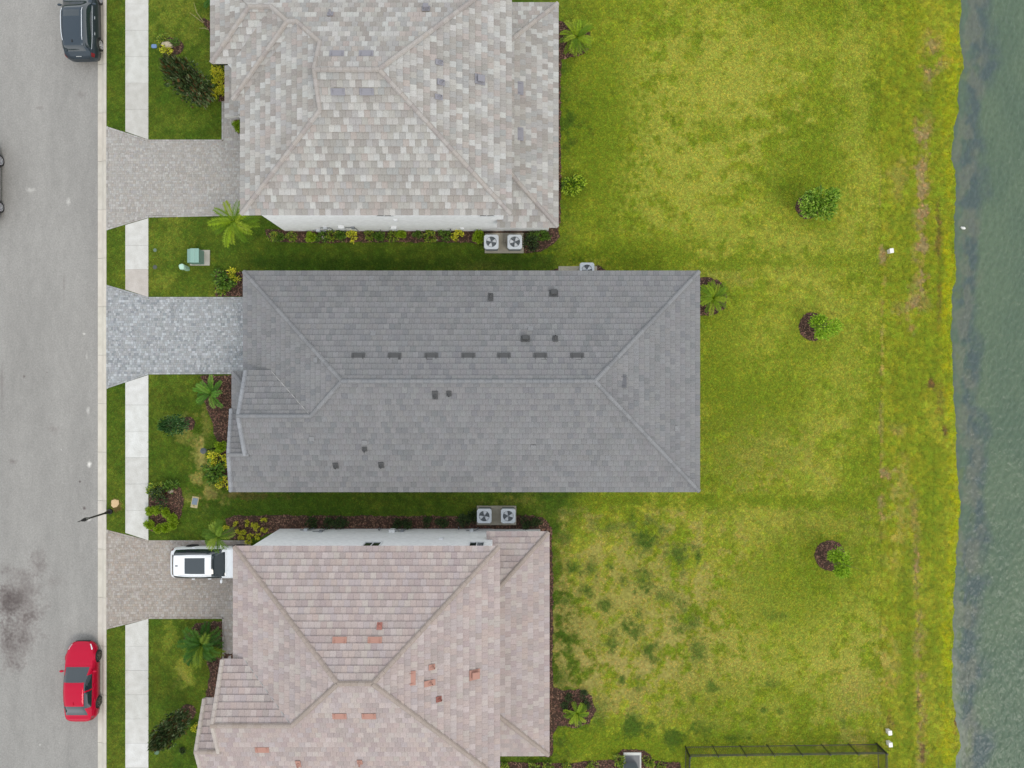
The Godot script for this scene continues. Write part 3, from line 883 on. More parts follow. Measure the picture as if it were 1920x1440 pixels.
	# ------------------------------------------------ north house, two storeys, mottled beige tiles
	var h1 := thing("tiled_house", "two storey white house with mottled beige and grey tiled roof and purple grey vents", "house", Vector3.ZERO)
	wl = MB.new()
	wallbox(wl, -13.73, -0.48, -21.1, -9.25, 5.86, white)
	wallbox(wl, -14.18, -13.7, -18.0, -15.26, 5.85, white)
	wallbox(wl, -15.29, -13.7, -21.1, -17.2, 5.84, white)
	wallbox(wl, -0.5, 2.2, -21.1, -9.26, 2.8, white)
	wallbox(wl, -15.8, -13.7, -17.19, -15.45, 2.8, white)
	gable_box(wl, -9.44, -9.0, [Vector2(-16.8, 7.9), Vector2(-15.17, 8.6), Vector2(-13.55, 7.9)], white)
	part("wall", wl, M.stucco, h1)
	stamp_poly(PackedVector2Array([Vector2(-15.3, -30), Vector2(2.2, -30), Vector2(2.2, -9.25), Vector2(-13.73, -9.25), Vector2(-15.3, -15.4)]), 0)
	var eN := -21.5
	var zr := -15.17
	var B1 := Vector2(-6.41, zr)
	var RW := Vector2(-9.6, zr)
	var g1 := Vector2(-9.47, -13.5)
	var g2 := Vector2(-9.47, -16.84)
	var k1 := Vector2(-10.81, -18.18)
	var k2 := Vector2(-11.26, -18.18)
	var k3 := Vector2(-12.23, -19.15)
	var k4 := Vector2(-13.34, -19.15)
	var aS := Face.new([Vector2(-14.13, -8.88), Vector2(-0.08, -8.88), B1, RW, g1], S, -8.88, 5.9)
	var aE := Face.new([Vector2(-0.08, eN), Vector2(-0.08, -8.88), B1], E, -0.08, 5.9)
	var aN := Face.new([Vector2(-0.08, eN), B1, RW, g2, k1, k2, k3, k4, Vector2(-15.69, eN)], N, 21.5, 5.9)
	var aW := Face.new([Vector2(-14.13, -8.88), g1, g2, k1, Vector2(-14.13, -14.86)], W, 14.13, 5.9)
	var aS2 := Face.new([Vector2(-14.58, -14.86), Vector2(-14.13, -14.86), k1, k2], S, -14.86, 5.9)
	var aW2 := Face.new([Vector2(-14.58, -14.86), k2, k3, Vector2(-14.58, -16.8)], W, 14.58, 5.9)
	var aS3 := Face.new([Vector2(-15.69, -16.8), Vector2(-14.58, -16.8), k3, k4], S, -16.8, 5.9)
	var aW3 := Face.new([Vector2(-15.69, -16.8), k4, Vector2(-15.69, eN)], W, 15.69, 5.9)
	var bE := Face.new([Vector2(2.56, -8.9), Vector2(2.56, -21.5), Vector2(-0.48, -18.46), Vector2(-0.48, -11.94)], E, 2.56, 2.85)
	var bS := Face.new([Vector2(-0.85, -8.9), Vector2(2.56, -8.9), Vector2(-0.48, -11.94), Vector2(-0.48, -9.25), Vector2(-0.85, -9.25)], S, -8.9, 2.85)
	var bN := Face.new([Vector2(2.56, -21.5), Vector2(-0.48, -18.46), Vector2(-0.48, -21.5)], N, 21.5, 2.85)
	var bW := Face.new([Vector2(-16.17, -15.05), Vector2(-16.17, -18.0), Vector2(-14.18, -18.0), Vector2(-14.18, -15.05)], W, 16.17, 2.85)
	var kb := 0.78
	var beige := [lin(190, 185, 177, kb), lin(181, 174, 166, kb), lin(200, 196, 189, kb), lin(176, 170, 163, kb), lin(208, 205, 199, kb), lin(192, 180, 172, kb), lin(180, 178, 174, kb), lin(212, 210, 204, kb), lin(172, 164, 156, kb), lin(186, 182, 178, kb)]
	beige = squeeze(beige, 0.85)
	var r1 := roof(h1, "roof", [aS, aE, aN, aW, aS2, aW2, aS3, aW3, bE, bS, bN, bW], beige, lin(212, 208, 200, 0.8), 300, 0.05)
	var cb := [lin(190, 181, 173, kb), lin(196, 188, 181, kb), lin(184, 176, 169, kb)]
	hipcap(r1, aS, B1, RW, cb, "ridge_cap"); hipcap(r1, aS, Vector2(-14.13, -8.88), g1, cb); hipcap(r1, aS, Vector2(-0.08, -8.88), B1, cb); hipcap(r1, aN, Vector2(-0.08, eN), B1, cb)
	hipcap(r1, aN, k1, g2, cb); hipcap(r1, aN, k3, k2, cb); hipcap(r1, aN, k4, k3, cb, "ridge_cap"); hipcap(r1, aN, k2, k1, cb, "ridge_cap"); hipcap(r1, aS3, Vector2(-15.69, -16.8), k4, cb); hipcap(r1, aW2, Vector2(-14.58, -14.86), k2, cb)
	hipcap(r1, aS, g1, RW + Vector2(0.05, 0), cb, "rake_tile"); hipcap(r1, aN, g2, RW + Vector2(0.05, 0), cb, "rake_tile")
	hipcap(r1, bE, Vector2(2.56, -8.9), Vector2(-0.45, -11.91), cb); hipcap(r1, bE, Vector2(2.56, -21.5), Vector2(-0.45, -18.49), cb)
	var pv := lin(142, 140, 145, 0.85)
	vent(r1, aN, 632, 102, 0.7, 0.32, pv); vent(r1, aN, 687, 102, 0.7, 0.32, pv); vent(r1, aS, 634, 172, 0.7, 0.32, pv); vent(r1, aS, 688, 172, 0.7, 0.32, pv)
	vent(r1, aE, 823, 118, 0.27, 0.42, pv, "pipe"); vent(r1, aE, 826, 155, 0.3, 0.4, pv, "pipe"); vent(r1, aE, 822, 183, 0.27, 0.42, pv, "pipe"); vent(r1, aE, 899, 150, 0.5, 0.58, pv, "hood")
	vent(r1, bE, 975, 166, 0.72, 0.33, pv); vent(r1, bE, 975, 252, 0.72, 0.33, pv); vent(r1, aN, 620, 28, 0.3, 0.3, pv, "pipe"); vent(r1, aN, 799, 18, 0.4, 0.4, pv, "hood")
	win(h1, -7.38, -6.60, 3.95, 5.4, -9.25, 1.0); win(h1, -1.75, -1.0, 3.95, 5.4, -9.25, 1.0)
	fixtures(h1, -9.25, 1.0, [[-11.0, 1.1, "pipe"], [-10.0, 1.25, "panel"], [-9.35, 1.1, "gauge"], [-6.95, 1.1, "panel"], [-6.55, 3.0, "vent"], [-3.65, 0.9, "tap"], [-2.95, 0.9, "vent"], [-11.6, 0.45, "pipe"]])
	# ------------------------------------------------ south house, two storeys, pinkish tiles
	var h3 := thing("tiled_house", "two storey white house with pinkish brown tiled roof and terracotta vents", "house", Vector3.ZERO)
	wl = MB.new()
	wallbox(wl, -14.05, -1.1, 8.76, 20.2, 5.86, white)
	wallbox(wl, -15.8, -14.0, 16.9, 20.21, 5.6, white)
	wallbox(wl, -14.72, -14.0, 14.62, 17.5, 6.1, white)
	wallbox(wl, -1.12, 1.7, 8.78, 20.6, 2.8, white)
	gable_box(wl, -14.7, -12.0, [Vector2(14.65, 5.6), Vector2(14.65, 6.15), Vector2(17.1, 7.25), Vector2(20.1, 5.9), Vector2(20.1, 5.6)], white)
	gable_box(wl, -15.78, -14.6, [Vector2(16.92, 5.5), Vector2(16.92, 5.7), Vector2(18.8, 6.5), Vector2(20.1, 5.9), Vector2(20.1, 5.5)], white)
	part("wall", wl, M.stucco, h3)
	stamp_poly(PackedVector2Array([Vector2(-14.05, 8.76), Vector2(1.7, 8.76), Vector2(1.7, 20.6), Vector2(-15.8, 20.6), Vector2(-15.8, 16.9), Vector2(-14.05, 16.9)]), 0)
	var A3 := Vector2(-8.45, 14.52)
	var B3 := Vector2(-6.75, 14.52)
	var G3 := Vector2(-11.03, 17.1)
	var cN := Face.new([Vector2(-14.5, 8.52), Vector2(-0.7, 8.52), B3, A3], N, -8.52, 5.88)
	var cE := Face.new([Vector2(-0.7, 8.52), Vector2(-0.7, 20.57), B3], E, -0.7, 5.9)
	var cW := Face.new([Vector2(-14.5, 8.52), A3, G3, Vector2(-13.6, 14.53), Vector2(-14.5, 14.53)], W, 14.5, 5.9)
	var cS := Face.new([A3, B3, Vector2(-0.7, 20.57), Vector2(-16.2, 20.57), Vector2(-16.2, 18.8), Vector2(-15.05, 18.8), Vector2(-15.05, 17.1), G3], S, 20.57, 5.9)
	var cG := Face.new([Vector2(-15.05, 14.3), Vector2(-13.83, 14.3), G3, Vector2(-15.05, 17.1)], N, -14.3, 6.2)
	var cL := Face.new([Vector2(-16.2, 16.55), Vector2(-14.72, 16.55), Vector2(-14.72, 18.8), Vector2(-16.2, 18.8)], N, -16.55, 5.69)
	var dE := Face.new([Vector2(2.05, 8.39), Vector2(2.05, 20.96), Vector2(-1.1, 17.81), Vector2(-1.1, 11.54)], E, 2.05, 2.85)
	var dN := Face.new([Vector2(-1.45, 8.39), Vector2(2.05, 8.39), Vector2(-1.1, 11.54), Vector2(-1.1, 8.75), Vector2(-1.45, 8.75)], N, -8.39, 2.85)
	var dS := Face.new([Vector2(2.05, 20.96), Vector2(-1.1, 17.81), Vector2(-1.1, 20.96)], S, 20.96, 2.85)
	var kp := 0.865
	var pink := [lin(192, 176, 170, kp), lin(185, 167, 162, kp), lin(198, 184, 179, kp), lin(179, 163, 160, kp), lin(191, 173, 165, kp), lin(187, 174, 172, kp), lin(196, 184, 176, kp), lin(178, 164, 159, kp)]
	pink = squeeze(pink, 0.8)
	var r3 := roof(h3, "roof", [cN, cE, cW, cS, cG, cL, dE, dN, dS], pink, lin(206, 198, 192, 0.8), 300, 0.05)
	var cp := [lin(172, 157, 146, kp), lin(180, 165, 154, kp)]
	hipcap(r3, cN, A3, B3, cp, "ridge_cap"); hipcap(r3, cN, Vector2(-14.5, 8.52), A3, cp); hipcap(r3, cN, Vector2(-0.7, 8.52), B3, cp); hipcap(r3, cS, Vector2(-0.7, 20.57), B3, cp); hipcap(r3, cS, G3, A3, cp)
	hipcap(r3, cS, Vector2(-15.05, 17.1), G3, cp, "ridge_cap"); hipcap(r3, cS, Vector2(-16.2, 18.8), Vector2(-14.9, 18.8), cp, "ridge_cap")
	hipcap(r3, dE, Vector2(2.05, 8.39), Vector2(-1.07, 11.51), cp); hipcap(r3, dE, Vector2(2.05, 20.96), Vector2(-1.07, 17.84), cp)
	var rk := [lin(205, 194, 184, kp), lin(196, 184, 175, kp)]
	hipcap(r3, cG, Vector2(-15.0, 14.3), Vector2(-15.0, 17.1), rk, "rake_tile"); hipcap(r3, cS, Vector2(-15.0, 18.8), Vector2(-15.0, 17.1), rk, "rake_tile")
	hipcap(r3, cL, Vector2(-16.15, 16.55), Vector2(-16.15, 18.8), rk, "rake_tile"); hipcap(r3, cS, Vector2(-16.15, 20.57), Vector2(-16.15, 18.8), rk, "rake_tile")
	valley(r3, cG, Vector2(-13.83, 14.3), G3)
	var tc := lin(180, 136, 122, 0.8)
	vent(r3, cN, 637, 1201, 0.7, 0.34, tc); vent(r3, cN, 703, 1201, 0.7, 0.34, tc); vent(r3, cE, 772, 1271, 0.7, 0.34, tc); vent(r3, cS, 637, 1341, 0.7, 0.32, tc); vent(r3, cS, 692, 1341, 0.7, 0.32, tc); vent(r3, cS, 492, 1404, 0.7, 0.32, tc)
	vent(r3, cN, 712, 1174, 0.27, 0.36, lin(172, 116, 104, 0.8), "pipe"); vent(r3, cE, 809, 1250, 0.28, 0.34, tc, "pipe"); vent(r3, cE, 805, 1280, 0.3, 0.6, tc, "pipe"); vent(r3, cE, 822, 1310, 0.28, 0.3, lin(150, 96, 84, 0.8), "pipe"); vent(r3, cE, 889, 1264, 0.52, 0.6, tc, "hood"); vent(r3, cS, 560, 1430, 0.26, 0.5, tc, "pipe"); vent(r3, cS, 675, 1427, 0.27, 0.34, tc, "pipe")
	win(h3, -8.05, -7.2, 3.8, 5.3, 8.76, -1.0); win(h3, -2.3, -1.55, 3.8, 5.3, 8.76, -1.0)
	fixtures(h3, 8.76, -1.0, [[-12.3, 0.6, "pipe"], [-11.3, 0.9, "gauge"], [-7.1, 0.9, "panel"], [-6.5, 0.8, "gauge"], [-4.0, 2.9, "vent"], [-3.2, 0.5, "tap"], [-2.4, 0.7, "pipe"], [-7.9, 0.8, "tap"]])
func valley(rf: Node3D, f: Face, a: Vector2, b: Vector2) -> void:
	var mb := MB.new()
	var A := v3(a, f.h(a) + 0.062)
	var B := v3(b, f.h(b) + 0.062)
	var n := 12
	var side := Vector3(B.z - A.z, 0, A.x - B.x).normalized() * 0.022
	for i in n:
		var p := A.lerp(B, float(i) / n)
		var q := A.lerp(B, (i + 1.0) / n)
		var w := side * rng.randf_range(0.5, 1.2)
		mb.quad(p - w, p + w, q + w, q - w, lin(168, 166, 163, 0.8))
		mb.quad(p - w, q - w, q - w * 1.6 - Vector3(0, 0.05, 0), p - w * 1.6 - Vector3(0, 0.05, 0), lin(168, 166, 163, 0.8))
		mb.quad(q + w, p + w, p + w * 1.6 - Vector3(0, 0.05, 0), q + w * 1.6 - Vector3(0, 0.05, 0), lin(168, 166, 163, 0.8))
	part("valley_mortar", mb, M.matte, rf)
func fixtures(house: Node3D, z: float, out: float, list: Array) -> void:
	for a in list:
		var mb := MB.new()
		var x: float = a[0]
		var y: float = a[1]
		var zz := func(d: float) -> float: return z + out * d
		var grey := lin(128, 132, 136, 0.8)
		var wh := lin(226, 228, 228, 0.82)
		var name_ := "wall_fixture"
		match a[2]:
			"panel":
				name_ = "meter_panel"
				mb.bx(x - 0.17, x + 0.17, y - 0.25, y + 0.25, minf(zz.call(0), zz.call(0.14)), maxf(zz.call(0), zz.call(0.14)), wh)
				mb.bx(x - 0.13, x + 0.13, y - 0.2, y + 0.2, minf(zz.call(0.14), zz.call(0.16)), maxf(zz.call(0.14), zz.call(0.16)), vary(wh, 0.05))
				mb.tube([Vector3(x, y - 0.25, zz.call(0.06)), Vector3(x, 0.0, zz.call(0.06))], [0.03, 0.03], 8, grey)
			"gauge":
				name_ = "conduit"
				mb.tube([Vector3(x - 0.5, y + 0.1, zz.call(0.05)), Vector3(x, y + 0.1, zz.call(0.05)), Vector3(x + 0.12, y - 0.1, zz.call(0.06)), Vector3(x + 0.12, 0, zz.call(0.06))], [0.025, 0.025, 0.025, 0.025], 8, grey)
				mb.bx(x - 0.1, x + 0.08, y, y + 0.22, minf(zz.call(0), zz.call(0.12)), maxf(zz.call(0), zz.call(0.12)), vary(grey, 0.1))
			"vent":
				name_ = "wall_vent"
				mb.bx(x - 0.12, x + 0.12, y - 0.12, y + 0.12, minf(zz.call(0), zz.call(0.06)), maxf(zz.call(0), zz.call(0.06)), wh)
				for k in 4: mb.bx(x - 0.1, x + 0.1, y - 0.09 + k * 0.05, y - 0.07 + k * 0.05, minf(zz.call(0.06), zz.call(0.085)), maxf(zz.call(0.06), zz.call(0.085)), vary(wh, 0.06))
			"tap":
				name_ = "hose_tap"
				mb.tube([Vector3(x, 0, zz.call(0.05)), Vector3(x, y, zz.call(0.05)), Vector3(x, y + 0.04, zz.call(0.16)), Vector3(x, y - 0.06, zz.call(0.2))], [0.02, 0.02, 0.02, 0.016], 8, grey)
				mb.lathe([Vector2(0.045, -0.008), Vector2(0.045, 0.008), Vector2(0.0, 0.01)], 8, Transform3D(Basis(), Vector3(x, y + 0.08, zz.call(0.12))), lin(60, 60, 64))
			_:
				name_ = "service_pipe"
				mb.tube([Vector3(x - 0.35, y, zz.call(0.05)), Vector3(x + 0.25, y, zz.call(0.05)), Vector3(x + 0.34, y - 0.12, zz.call(0.08)), Vector3(x + 0.34, 0, zz.call(0.08))], [0.028, 0.028, 0.028, 0.028], 8, grey)
				mb.bx(x - 0.12, x + 0.1, y - 0.12, y + 0.14, minf(zz.call(0), zz.call(0.13)), maxf(zz.call(0), zz.call(0.13)), lin(190, 194, 198, 0.8))
		part(name_, mb, M.plain, house)

# ================================================================ lake
func build_lake() -> void:
	var n1 := FastNoiseLite.new(); n1.seed = 31; n1.frequency = 0.9; n1.fractal_octaves = 3
	var n2 := FastNoiseLite.new(); n2.seed = 32; n2.frequency = 0.25; n2.fractal_octaves = 3
	var n3 := FastNoiseLite.new(); n3.seed = 33; n3.frequency = 2.2; n3.fractal_octaves = 2
	var mb := MB.new()
	var murk := lin(111, 130, 106, 0.58)
	var deep := lin(104, 124, 103, 0.58)
	var blue := lin(88, 101, 106, 0.60)
	var mud := lin(118, 120, 104, 0.74)
	var weed := lin(112, 124, 76, 0.7)
	var xs := []
	var x := 0.0
	while x < 9.5:
		xs.append(x); x += 0.065
	for e in [12.0, 20.0, 45.0, 120.0]: xs.append(e)
	var zs := []
	for j in 760: zs.append(-24.8 + j * 0.0655)
	zs.push_front(-120.0); zs.append(120.0)
	var prev := []
	for z in zs:
		var sx := shore_x(clampf(z, -27, 27)) - 0.25
		var row := []
		for d in xs:
			var X: float = sx + d
			var w := n1.get_noise_2d(X * 2.2 + z * 0.9, z * 1.1 - X * 0.7)
			var w3 := n3.get_noise_2d(X * 1.6 + z * 0.5, z * 0.8)
			var sh := smoothstep(0.1, 1.2, d)
			var y: float = -0.36 + (w * 0.04 + w3 * 0.022) * sh
			var a := n2.get_noise_2d(X, z * 0.6)
			var col := murk.lerp(deep, clampf(0.5 + a * 1.4, 0, 1))
			var band := clampf(1.0 - absf(d - 1.4 - a * 0.8) / (0.95 + a * 0.3), 0, 1)
			col = col.lerp(blue, clampf(band * (1.0 + n1.get_noise_2d(X, z) * 0.8), 0, 0.75))
			if d < 2.4:
				var m := clampf((n2.get_noise_2d(X * 2.6 + 90.0, z * 1.6) * 2.2 + 0.25) * (1.0 - absf(d - 0.9) / 1.2), 0, 0.5)
				col = col.lerp(mud, m)
				col = col.lerp(blue, clampf((0.55 - d) * 1.2, 0, 0.5))
				var g := clampf(n1.get_noise_2d(X * 0.9 + 30.0, z * 0.5) * 3.0 - 0.75, 0, 0.6) * clampf(1.0 - d / 1.6, 0, 1)
				col = col.lerp(weed, g)
			col = col * (1.0 + n3.get_noise_2d(X * 1.2 + 70.0, z * 1.2 + 20.0) * 0.12)
			col.a = 1.0
			row.append([Vector3(X, y, z), col])
		if prev.size():
			for i in row.size() - 1:
				var p0: Vector3 = prev[i][0]
				var p1: Vector3 = row[i][0]
				var p2: Vector3 = row[i + 1][0]
				var p3: Vector3 = prev[i + 1][0]
				mb.quad(p0, p1, p2, p3, prev[i][1])
		prev = row
	var wm := sm(0.3, true, Color.WHITE, 0.0, 0.3)
	part("lake", mb, wm, self, "structure")

# ================================================================ cars
func cat(a: float, b: float, c: float, d: float, t: float) -> float:
	return 0.5 * ((2.0 * b) + (c - a) * t + (2.0 * a - 5.0 * b + 4.0 * c - d) * t * t + (3.0 * b - a - 3.0 * c + d) * t * t * t)
func station(st: Array, z: float) -> Array:
	var i := 0
	while i < st.size() - 2 and st[i + 1][0] < z: i += 1
	var t := clampf((z - st[i][0]) / (st[i + 1][0] - st[i][0]), 0, 1)
	var o := [z]
	var p: Array = st[maxi(i - 1, 0)]
	var q: Array = st[mini(i + 2, st.size() - 1)]
	for k in range(1, 8):
		var lo := minf(st[i][k], st[i + 1][k])
		var hi := maxf(st[i][k], st[i + 1][k])
		o.append(clampf(cat(p[k], st[i][k], st[i + 1][k], q[k], t), lo - 0.01, hi + 0.01))
	return o
# st rows: z, sill height, sill half width, widest half width, belt height, belt half width, top height, top half width
func car(label: String, called: String, st: Array, opt: Dictionary, at: Vector3, turn: float, colour: Material, group := "") -> Node3D:
	var root := thing(called, label, "car", at, turn, group)
	var z0: float = st[0][0]
	var z1: float = st[st.size() - 1][0]
	var n := 110
	var wz: Array = opt.wheels
	var wr: float = opt.wr
	var rings := []
	for i in n + 1:
		var z := lerpf(z0, z1, i / float(n))
		var s := station(st, z)
		var sill: float = s[1]
		var hb: float = s[4]
		var top: float = s[6]
		var wt: float = s[7]
		var he := lerpf(hb, top, 0.90)
		var arch := 0.0
		for w in wz:
			var dd: float = absf(z - w)
			if dd < wr + 0.05: arch = maxf(arch, sqrt(maxf(0, (wr + 0.05) * (wr + 0.05) - dd * dd)) + wr)
		var pts := [Vector3(0, sill, z), Vector3(s[2], maxf(sill, arch), z), Vector3(s[3], maxf(lerpf(sill, hb, 0.4), arch + 0.02), z), Vector3(s[3] * 0.995, maxf(lerpf(sill, hb, 0.78), arch + 0.04), z), Vector3(s[5], hb, z),
			Vector3(lerpf(s[5], wt, 0.45) + 0.02, lerpf(hb, he, 0.55), z), Vector3(wt, he, z), Vector3(wt * 0.72, lerpf(he, top, 0.75), z), Vector3(wt * 0.35, lerpf(he, top, 0.96), z), Vector3(0, top, z)]
		var ring := []
		for p in pts: ring.append(p)
		for k in range(pts.size() - 2, 0, -1): ring.append(Vector3(-pts[k].x, pts[k].y, z))
		rings.append(ring)
	var m: int = rings[0].size()
	var norm := []
	for i in n + 1:
		var nr := []
		for k in m:
			var a: Vector3 = rings[mini(i + 1, n)][k] - rings[maxi(i - 1, 0)][k]
			var b: Vector3 = rings[i][(k + 1) % m] - rings[i][(k + m - 1) % m]
			nr.append(b.cross(a).normalized() * -1.0)
		norm.append(nr)
	var mbs := {}
	for key in ["body", "windshield", "rear_window", "side_window_right", "side_window_left", "sunroof", "underside"]: mbs[key] = MB.new()
	for i in n:
		var zc := lerpf(z0, z1, (i + 0.5) / n)
		for k in m:
			var j := (k + 1) % m
			var half := k if k < 9 else m - 1 - k          # segment index counted from the bottom on either side
			var key := "body"
			if half == 0: key = "underside"
			elif half >= 6 and zc > opt.cowl + 0.03 and zc < opt.roof_front: key = "windshield"
			elif half >= 6 and zc > opt.roof_rear and zc < opt.deck - 0.03: key = "rear_window"
			elif (half == 4 or half == 5) and zc > opt.side0 and zc < opt.side1:
				var pil := false
				for p in opt.pillars:
					if absf(zc - p) < 0.045: pil = true
				var hgt: float = station(st, zc)[6] - station(st, zc)[4]
				if hgt > 0.2 and not pil: key = "side_window_right" if k < 9 else "side_window_left"
			elif half >= 7 and opt.has("sun0") and zc > opt.sun0 and zc < opt.sun1: key = "sunroof"
			mbs[key].quadn(rings[i][k], rings[i + 1][k], rings[i + 1][j], rings[i][j], norm[i][k], norm[i + 1][k], norm[i + 1][j], norm[i][j], Color.WHITE)
	for e in [0, n]:
		for k in range(1, m - 1):
			if e == 0: mbs.body.tri(rings[e][0], rings[e][k], rings[e][k + 1], Color.WHITE)
			else: mbs.body.tri(rings[e][0], rings[e][k + 1], rings[e][k], Color.WHITE)
	part("body", mbs.body, colour, root)
	part("underside", mbs.underside, M.black, root)
	for key in ["windshield", "rear_window", "side_window_right", "side_window_left", "sunroof"]:
		if mbs[key].v.size(): part(key.replace("_right", "").replace("_left", ""), mbs[key], M.glass, root)
	# wheels
	var ty := MB.new()
	ty.lathe([Vector2(wr * 0.66, -0.11), Vector2(wr * 0.95, -0.11), Vector2(wr, -0.07), Vector2(wr, 0.07), Vector2(wr * 0.95, 0.11), Vector2(wr * 0.66, 0.115)], 28, Transform3D(), Color.WHITE)
	var rim := MB.new()
	rim.lathe([Vector2(wr * 0.66, 0.06), Vector2(wr * 0.68, 0.115), Vector2(wr * 0.6, 0.115), Vector2(wr * 0.58, 0.05), Vector2(0.0, 0.04)], 28, Transform3D(), Color.WHITE)
	for k in 5:
		rim.box(Transform3D(Basis(Vector3.UP, TAU * k / 5.0), Vector3.ZERO) * Transform3D(Basis(), Vector3(wr * 0.34, 0.085, 0)), Vector3(wr * 0.62, 0.04, 0.06), Color.WHITE)
	rim.lathe([Vector2(0.06, 0.06), Vector2(0.055, 0.115), Vector2(0, 0.118)], 12, Transform3D(), Color.WHITE)
	var tym := ty.mesh(M.rubber)
	var rimm := rim.mesh(opt.get("rim", M.rim))
	for w in wz:
		for sgn in [-1, 1]:
			var wh := Node3D.new()
			wh.name = "wheel"
			root.add_child(wh, true)
			wh.position = Vector3(sgn * (station(st, w)[3] - 0.115), wr, w)
			wh.rotation = Vector3(0, 0, -sgn * PI / 2)
			inst("tyre", tym, wh); inst("rim", rimm, wh)
	# mirrors, handles, lamps, plate
	var mz: float = opt.cowl + 0.28
	for sgn in [-1, 1]:
		var s := station(st, mz)
		var mi := MB.new()
		mi.blob(Transform3D(Basis(Vector3(0.13, 0, 0), Vector3(0, 0.075, 0), Vector3(0, 0, 0.07)), Vector3(sgn * (s[5] + 0.16), s[4] + 0.06, mz)), 12, 8, Color.WHITE)
		mi.tube([Vector3(sgn * (s[5] - 0.03), s[4] + 0.01, mz), Vector3(sgn * (s[5] + 0.1), s[4] + 0.04, mz)], [0.025, 0.025], 6, Color.WHITE)
		part("mirror", mi, colour, root)
		for dz in opt.handles:
			var hs := station(st, dz)
			var hd := MB.new()
			hd.box(Transform3D(Basis(), Vector3(sgn * (hs[3] + 0.008), lerpf(hs[1], hs[4], 0.86), dz)), Vector3(0.04, 0.03, 0.18), Color.WHITE)
			part("door_handle", hd, opt.get("trim", colour), root)
		lamp_patch(root, "headlight", rings, n, z0, z1, sgn, opt.head0, opt.head1, opt.head_seg, M.lamp_clear)
		lamp_patch(root, "tail_light", rings, n, z0, z1, sgn, opt.tail0, opt.tail1, opt.tail_seg, M.lamp_red)
		if opt.has("rail0"):
			var rp := []
			var rr := []
			for q in 9:
				var rz := lerpf(opt.rail0, opt.rail1, q / 8.0)
				var rs := station(st, rz)
				rp.append(Vector3(sgn * (rs[7] * 0.94), lerpf(rs[4], rs[6], 0.93) + (0.045 if q > 0 and q < 8 else 0.0), rz)); rr.append(0.022)
			var rl := MB.new()
			rl.tube(rp, rr, 8, Color.WHITE)
			part("roof_rail", rl, opt.rail_mat, root)
		if opt.has("chrome"):
			var cp := []
			var cr := []
			for q in 15:
				var cz := lerpf(opt.side0 + 0.1, opt.side1, q / 14.0)
				var cs := station(st, cz)
				cp.append(Vector3(sgn * (cs[5] + 0.006), cs[4] + 0.005, cz)); cr.append(0.014)
			var cm := MB.new()
			cm.tube(cp, cr, 6, Color.WHITE)
			part("window_trim", cm, M.chrome, root)
	if opt.has("ribs"):
		for q in 5:
			var rb := MB.new()
			var x := lerpf(-0.4, 0.4, q / 4.0)
			var pp := []
			var rr := []
			for w in 7:
				var rz := lerpf(opt.ribs[0], opt.ribs[1], w / 6.0)
				var rs := station(st, rz)
				pp.append(Vector3(x, rs[6] - 0.012 - 0.06 * (x / rs[7]) * (x / rs[7]), rz)); rr.append(0.014)
			rb.tube(pp, rr, 6, Color.WHITE)
			part("roof_rib", rb, colour, root)
	var pl := MB.new()
	pl.box(Transform3D(Basis(Vector3.RIGHT, -0.35), Vector3(0, opt.plate_y, z1 - opt.get("plate_in", 0.02))), Vector3(0.32, 0.16, 0.02), lin(225, 226, 226, 0.8))
	part("licence_plate", pl, M.plain, root)
	var gr := MB.new()
	gr.box(Transform3D(Basis(), Vector3(0, opt.grille_y, z0 + 0.005)), Vector3(opt.grille_w, 0.12, 0.05), Color.WHITE)
	part("grille", gr, M.black, root)
	var an := MB.new()
	var az: float = opt.roof_rear - 0.2
	an.prism(PackedVector2Array([Vector2(-0.025, az - 0.09), Vector2(0.025, az - 0.09), Vector2(0.03, az + 0.06), Vector2(-0.03, az + 0.06)]), station(st, az)[6] - 0.02, station(st, az)[6] + 0.045, Color(0.03, 0.03, 0.03), 0.02)
	part("antenna_fin", an, opt.get("fin", M.plain), root)
	return root
func lamp_patch(root: Node3D, called: String, rings: Array, n: int, z0: float, z1: float, sgn: int, a: float, b: float, segs: Array, mat: Material) -> void:
	var mb := MB.new()
	var m: int = rings[0].size()
	for i in n:
		var zc := lerpf(z0, z1, (i + 0.5) / n)
		if zc < a or zc > b: continue
		for s in segs:
			var k: int = s if sgn > 0 else (m - s) % m
			var j: int = s + 1 if sgn > 0 else (m - s - 1) % m
			var p := [rings[i][k], rings[i + 1][k], rings[i + 1][j], rings[i][j]]
			var c: Vector3 = (p[0] + p[2]) * 0.5
			var o := Vector3(c.x, 0.25, c.z - (z0 + z1) * 0.5).normalized() * 0.008
			if sgn > 0: mb.quad(p[0] + o, p[1] + o, p[2] + o, p[3] + o, Color.WHITE)
			else: mb.quad(p[3] + o, p[2] + o, p[1] + o, p[0] + o, Color.WHITE)
	if mb.v.size(): part(called, mb, mat, root)
